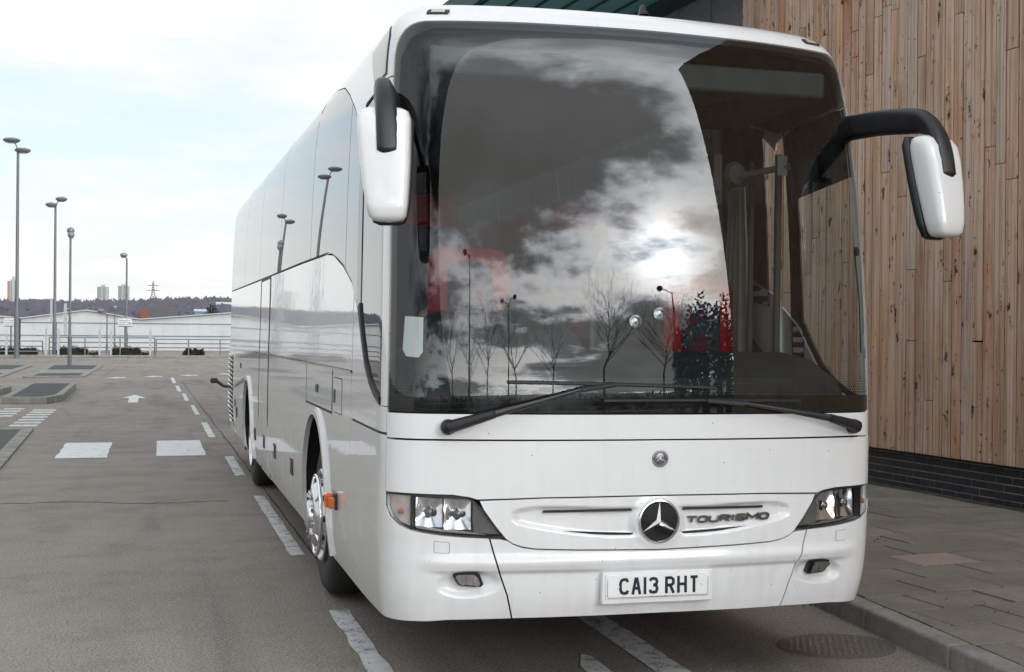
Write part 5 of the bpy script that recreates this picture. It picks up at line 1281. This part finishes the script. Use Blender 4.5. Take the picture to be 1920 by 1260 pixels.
# ---- cab interior
mb = MB(); mb.prism([(-1.13, .20, 1.18), (-1.13, .24, 1.40), (-1.13, .34, 1.50), (-1.13, .62, 1.60), (-1.13, .92, 1.63), (-1.13, 1.02, 1.58), (-1.13, 1.06, 1.18)], (2.26, 0, 0)); mb.build('dashboard', 'dash_grey', bus, bevel=.03)
mb = MB(); rbox(mb, [((-.62, .62, 1.55), (.48, 0, 0), (0, .24, 0), 3), ((-.62, .72, 1.70), (.42, 0, 0), (0, .26, 0), 3), ((-.62, .80, 1.80), (.34, 0, 0), (0, .20, 0), 3), ((-.62, .84, 1.825), (.25, 0, 0), (0, .12, 0), 3)], 28); mb.build('instrument_hood', 'dash_grey', bus, 60)
sw_ = empty('steering_wheel', (-.56, 1.12, 1.72), 0, bus); sw_.rotation_euler = (R(-42), 0, 0)
mb = MB(); mb.tube([(math.cos(2 * math.pi * i / 32) * .23, math.sin(2 * math.pi * i / 32) * .23, 0) for i in range(33)], .016, 8, False); mb.build('wheel_rim', 'black_rubber', sw_, 60)
mb = MB(); mb.cham((0, 0, -.02), (.16, .12, .05), .02)
for a in (0, 180, 250, 290): mb.tube([(0, 0, -.015), (math.cos(R(a)) * .22, math.sin(R(a)) * .22, 0)], .014, 6)
mb.build('hub', 'black_plastic', sw_)
def seat(name, x, y, z, back_h, w=.44, bolster='seat_red', rec=.10):
    st = empty(name, (x, y, z), 0, bus); d = .13
    def sl(z0, z1, w0, yo, mat, nm, dd=d, n=16):
        mb = MB(); rbox(mb, [((0, yo + z0 * rec, z0), (w0 * .44, 0, 0), (0, dd * .35, 0), 4), ((0, yo + (z0 + .05) * rec, z0 + .05), (w0 * .5, 0, 0), (0, dd * .5, 0), 4), ((0, yo + (z1 - .08) * rec, z1 - .08), (w0 * .5, 0, 0), (0, dd * .5, 0), 4), ((0, yo + (z1 - .02) * rec, z1 - .02), (w0 * .44, 0, 0), (0, dd * .42, 0), 4), ((0, yo + z1 * rec, z1), (w0 * .3, 0, 0), (0, dd * .2, 0), 4)], n); return mb.build(nm, mat, st, 60)
    if name == 'passenger_seat':
        sl(.38, back_h - .06, w, .26, 'seat_dark', 'backrest'); sl(back_h - .24, back_h, w * 1.02, .255, bolster, 'headrest', d * 1.12)
    else:
        sl(.38, back_h, w, .26, bolster, 'backrest'); sl(.42, back_h - .09, w * .55, .20, 'seat_pattern', 'back_panel', .05)
    mb = MB(); rbox(mb, [((0, 0, .26), (w * .46, 0, 0), (0, .22, 0), 4), ((0, 0, .30), (w * .5, 0, 0), (0, .25, 0), 4), ((0, 0, .40), (w * .5, 0, 0), (0, .25, 0), 4), ((0, 0, .43), (w * .44, 0, 0), (0, .2, 0), 4)], 16); mb.build('cushion', bolster, st, 60)
    mb = MB(); mb.box((0, .02, .13), (w * .5, .3, .26)); mb.build('pedestal', 'black_plastic', st)
seat('driver_seat', -.54, 1.30, 1.15, 1.06, .50); seat('courier_seat', .86, 1.22, 1.15, .92, .46)
for i in range(5):
    y = 2.5 + i * .85
    for x in (-1.0, -.54, .54, 1.0): seat('passenger_seat', x, y, 1.42, 1.22, .43)
fr_ = [(.30, 1.85, 1.15), (.30, 1.85, 2.12), (.36, 1.85, 2.24), (.50, 1.85, 2.28), (.92, 1.85, 2.28), (1.06, 1.85, 2.22), (1.11, 1.85, 2.08), (1.11, 1.85, 1.15)]
mb = MB(); mb.tube(fr_, .022, 8); mb.build('partition_rail', 'rail_steel', bus, 40)
mb = MB(); mb.box((.705, 1.87, 1.55), (.78, .02, .75)); mb.build('partition_panel', 'dash_grey', bus)
def drape(x, y0, y1, z0, z1, n=26):
    mb = MB(); vs = []
    for i in range(n + 1):
        t_ = i / n; yy = y0 + (y1 - y0) * t_
        for z, a, pin in ((z1, .015, .6), ((z0 + z1) / 2, .03, .9), (z0, .04, 1.1)):
            vs.append((x + a * math.sin(t_ * 28), (y0 + y1) / 2 + (yy - (y0 + y1) / 2) * pin, z))
    mb.add(vs, [(i * 3 + k_, i * 3 + 3 + k_, i * 3 + 4 + k_, i * 3 + 1 + k_) for i in range(n) for k_ in (0, 1)]); o = mb.build('curtain', 'curtain', bus, 70, fixn=False)
    return o
drape(1.13, 1.42, 1.75, 1.55, 2.62); drape(-1.13, 1.3, 1.6, 1.7, 2.7)
mb = MB(); mb.tube([(1.11, 1.0, 1.2), (1.11, 1.0, 2.75)], .022, 8); mb.tube([(1.10, 1.32, 1.2), (1.10, 1.32, 2.75)], .018, 8); mb.build('grab_rail', 'dash_light', bus, 40)
mb = MB(); mb.box((0, .62, 3.02), (2.1, .5, .14)); mb.build('sun_visor', 'dash_grey', bus, bevel=.02)
mb = MB(); mb.lathe([(0, .06), (.02, .07), (.05, .055), (.06, 0)], (.80, .95, 2.62), (.2, -1, -.1), 20); mb.tube([(.80, .92, 2.60), (1.08, .80, 2.66)], .018, 8); mb.cham((.70, .98, 2.62), (.05, .12, .24), .02); mb.build('fan_bracket', 'dash_light', bus, 40)
patch('windscreen_paper', [(-1.215, 1.60), (-1.15, 1.595), (-1.13, 1.62), (-1.13, 1.78), (-1.225, 1.785), (-1.235, 1.63)], -.012, 'paper', edge=0)
patch('windscreen_sticker', [(1.225, 1.665), (1.275, 1.665), (1.275, 1.735), (1.225, 1.735)], -.010, 'paper', edge=0); patch('windscreen_sticker', [(1.225, 1.61), (1.275, 1.61), (1.275, 1.66), (1.225, 1.66)], -.010, 'sticker_blue', edge=0)
mb = MB(); mb.box((1.03, .80, 2.66), (.06, .004, .11)); mb.build('cab_notice', 'cab_card', bus)
for x, z in ((.03, 1.86), (.16, 1.90)):
    mb = MB(); mb.lathe([(0, .03), (.012, .034), (.014, .022), (.002, .018), (.004, 0)], (x, .42, z - .08), (0, -1, .1), 20); mb.build('dash_speaker', 'dark_chrome', bus, 40)
mb = MB(); mb.lathe([(0, .022), (.014, .024), (.016, .014), (.002, 0)], pt(1.215, 2.16, -.03), Vector(skin_n(1.215, 2.16)), 18); mb.tube([pt(1.225, 2.15, -.035), pt(1.25, 1.9, -.03), pt(1.24, 1.64, -.03)], .005, 6); mb.build('screen_sensor', 'black_plastic', bus, 40)

# ================================================================== behind the photographer, seen mirrored in the windscreen
def bare_tree(x, y, h, label, seed, spread=.5):
    root = empty('bare_tree', (x, y, 0)); tag(root, label, 'tree', 'bare trees mirrored in the windscreen'); rr = random.Random(seed); tr = MB(); cr = MB()
    def grow(p, d, L, r, lev, mb):
        steps = 3; path = [p]; rad = [r]; q = p
        for i in range(steps):
            d = (d + Vector((rr.gauss(0, .09), rr.gauss(0, .09), .05 + rr.gauss(0, .05)))).normalized(); q = q + d * L / steps; path.append(q); rad.append(r * (1 - .35 * (i + 1) / steps))
        mb.tube(path, rad, 5 if lev < 2 else 3, False)
        if lev >= 4: return
        for k_ in range(3):
            a = rr.uniform(0, 6.283); t_ = rr.uniform(.35, 1.); i = min(2, int(t_ * 3)); pp = path[i].lerp(path[i + 1], t_ * 3 - i) if t_ < 1 else path[-1]
            o_ = Vector((math.cos(a), math.sin(a), 0)); nd = (d * .75 + o_ * spread + Vector((0, 0, .18))).normalized(); grow(pp, nd, L * rr.uniform(.55, .8), rad[i] * .55, lev + 1, cr)
    top = Vector((0, 0, h * .3)); tr.tube([(0, 0, 0), top], [h * .010, h * .008], 8); q = top; r = h * .008
    for i in range(6):
        nq = q + Vector((rr.gauss(0, .02), rr.gauss(0, .02), .1)) * h; tr.tube([q, nq], [r, r * .75], 6, False)
        for k_ in range(4):
            a = rr.uniform(0, 6.283); grow(q.lerp(nq, rr.random()), Vector((math.cos(a) * spread * 1.6, math.sin(a) * spread * 1.6, .75)).normalized(), h * (.30 - .028 * i), r * .5, 1, cr)
        q = nq; r *= .75
    tr.build('trunk', 'bark', root, 50, fixn=False); cr.build('crown', 'bark', root, fixn=False)
TREES = [(-8.8, -33., 8.5), (-6., -33., 7.), (-3.6, -34., 9.), (.1, -33., 8.), (4.2, -34., 7.5), (9.0, -34., 10.5), (14.2, -34., 9.5)]
LAB = ['leafless tree mirrored furthest left in the windscreen', 'leafless tree mirrored second from the left in the windscreen', 'leafless tree mirrored third from the left in the windscreen', 'leafless tree mirrored in the middle of the windscreen', 'leafless tree mirrored right of the windscreen middle', 'spreading leafless tree mirrored right in the windscreen', 'leafless tree mirrored furthest right in the windscreen']
for i, (x, y, h) in enumerate(TREES): bare_tree(x, y, h, LAB[i], 50 + i)

mb = MB(); rr = random.Random(77)
for _ in range(5000):
    p = Vector((rr.uniform(-45, 30), rr.uniform(-48, -46), rr.random() ** .8 * (.9 + .3 * math.sin(rr.random() * 9)))); d1 = Vector((rr.gauss(0, 1), rr.gauss(0, 1), rr.gauss(0, 1))).normalized() * .35; d2 = Vector((rr.gauss(0, 1), rr.gauss(0, 1), rr.gauss(0, 1))).normalized() * .35
    mb.add([p, p + d1, p + d1 + d2, p + d2], [(0, 1, 2, 3)])
hg = empty('reflection_band_hedge', (0, 0, 0)); tag(hg, 'added long dark hedge that darkens the bottom of the windscreen reflection', 'hedge'); mb.build('foliage', 'hedge_leaf', hg, fixn=False)  # unseen hedge added as a dark band low in the windscreen reflection
lamp_post(-4.1, -20., 8.2, .06, [(-.45, .1, -.05, .42)], 'tall lamp post mirrored left in the windscreen')
lamp_post(-.8, -28., 7.2, .06, [(-.7, 0, .0, .4), (.65, 0, .25, .4)], 'two-armed lamp post mirrored left of the windscreen middle')
lamp_post(12.2, -27., 8.0, .06, [(-.9, 0, .0, .45)], 'lamp post mirrored beside the evergreens in the windscreen')
for i, (x, h, w) in enumerate(((16.6, 8.2, .9), (17.9, 9.4, 1.), (19.2, 8.6, .9), (20.5, 9.6, 1.1), (15.4, 6.4, .8))):
    leafy('tall_evergreen', x, -33. - .4 * (i % 2), 0., w, h, 850, ['first', 'second', 'third', 'fourth', 'shortest'][i] + ' narrow evergreen of the clump mirrored right in the windscreen', 'evergreen', leaf=.24)
railing(-16., 13., -26., .45, 1.05, 'dark railing mirrored along the bottom of the windscreen')
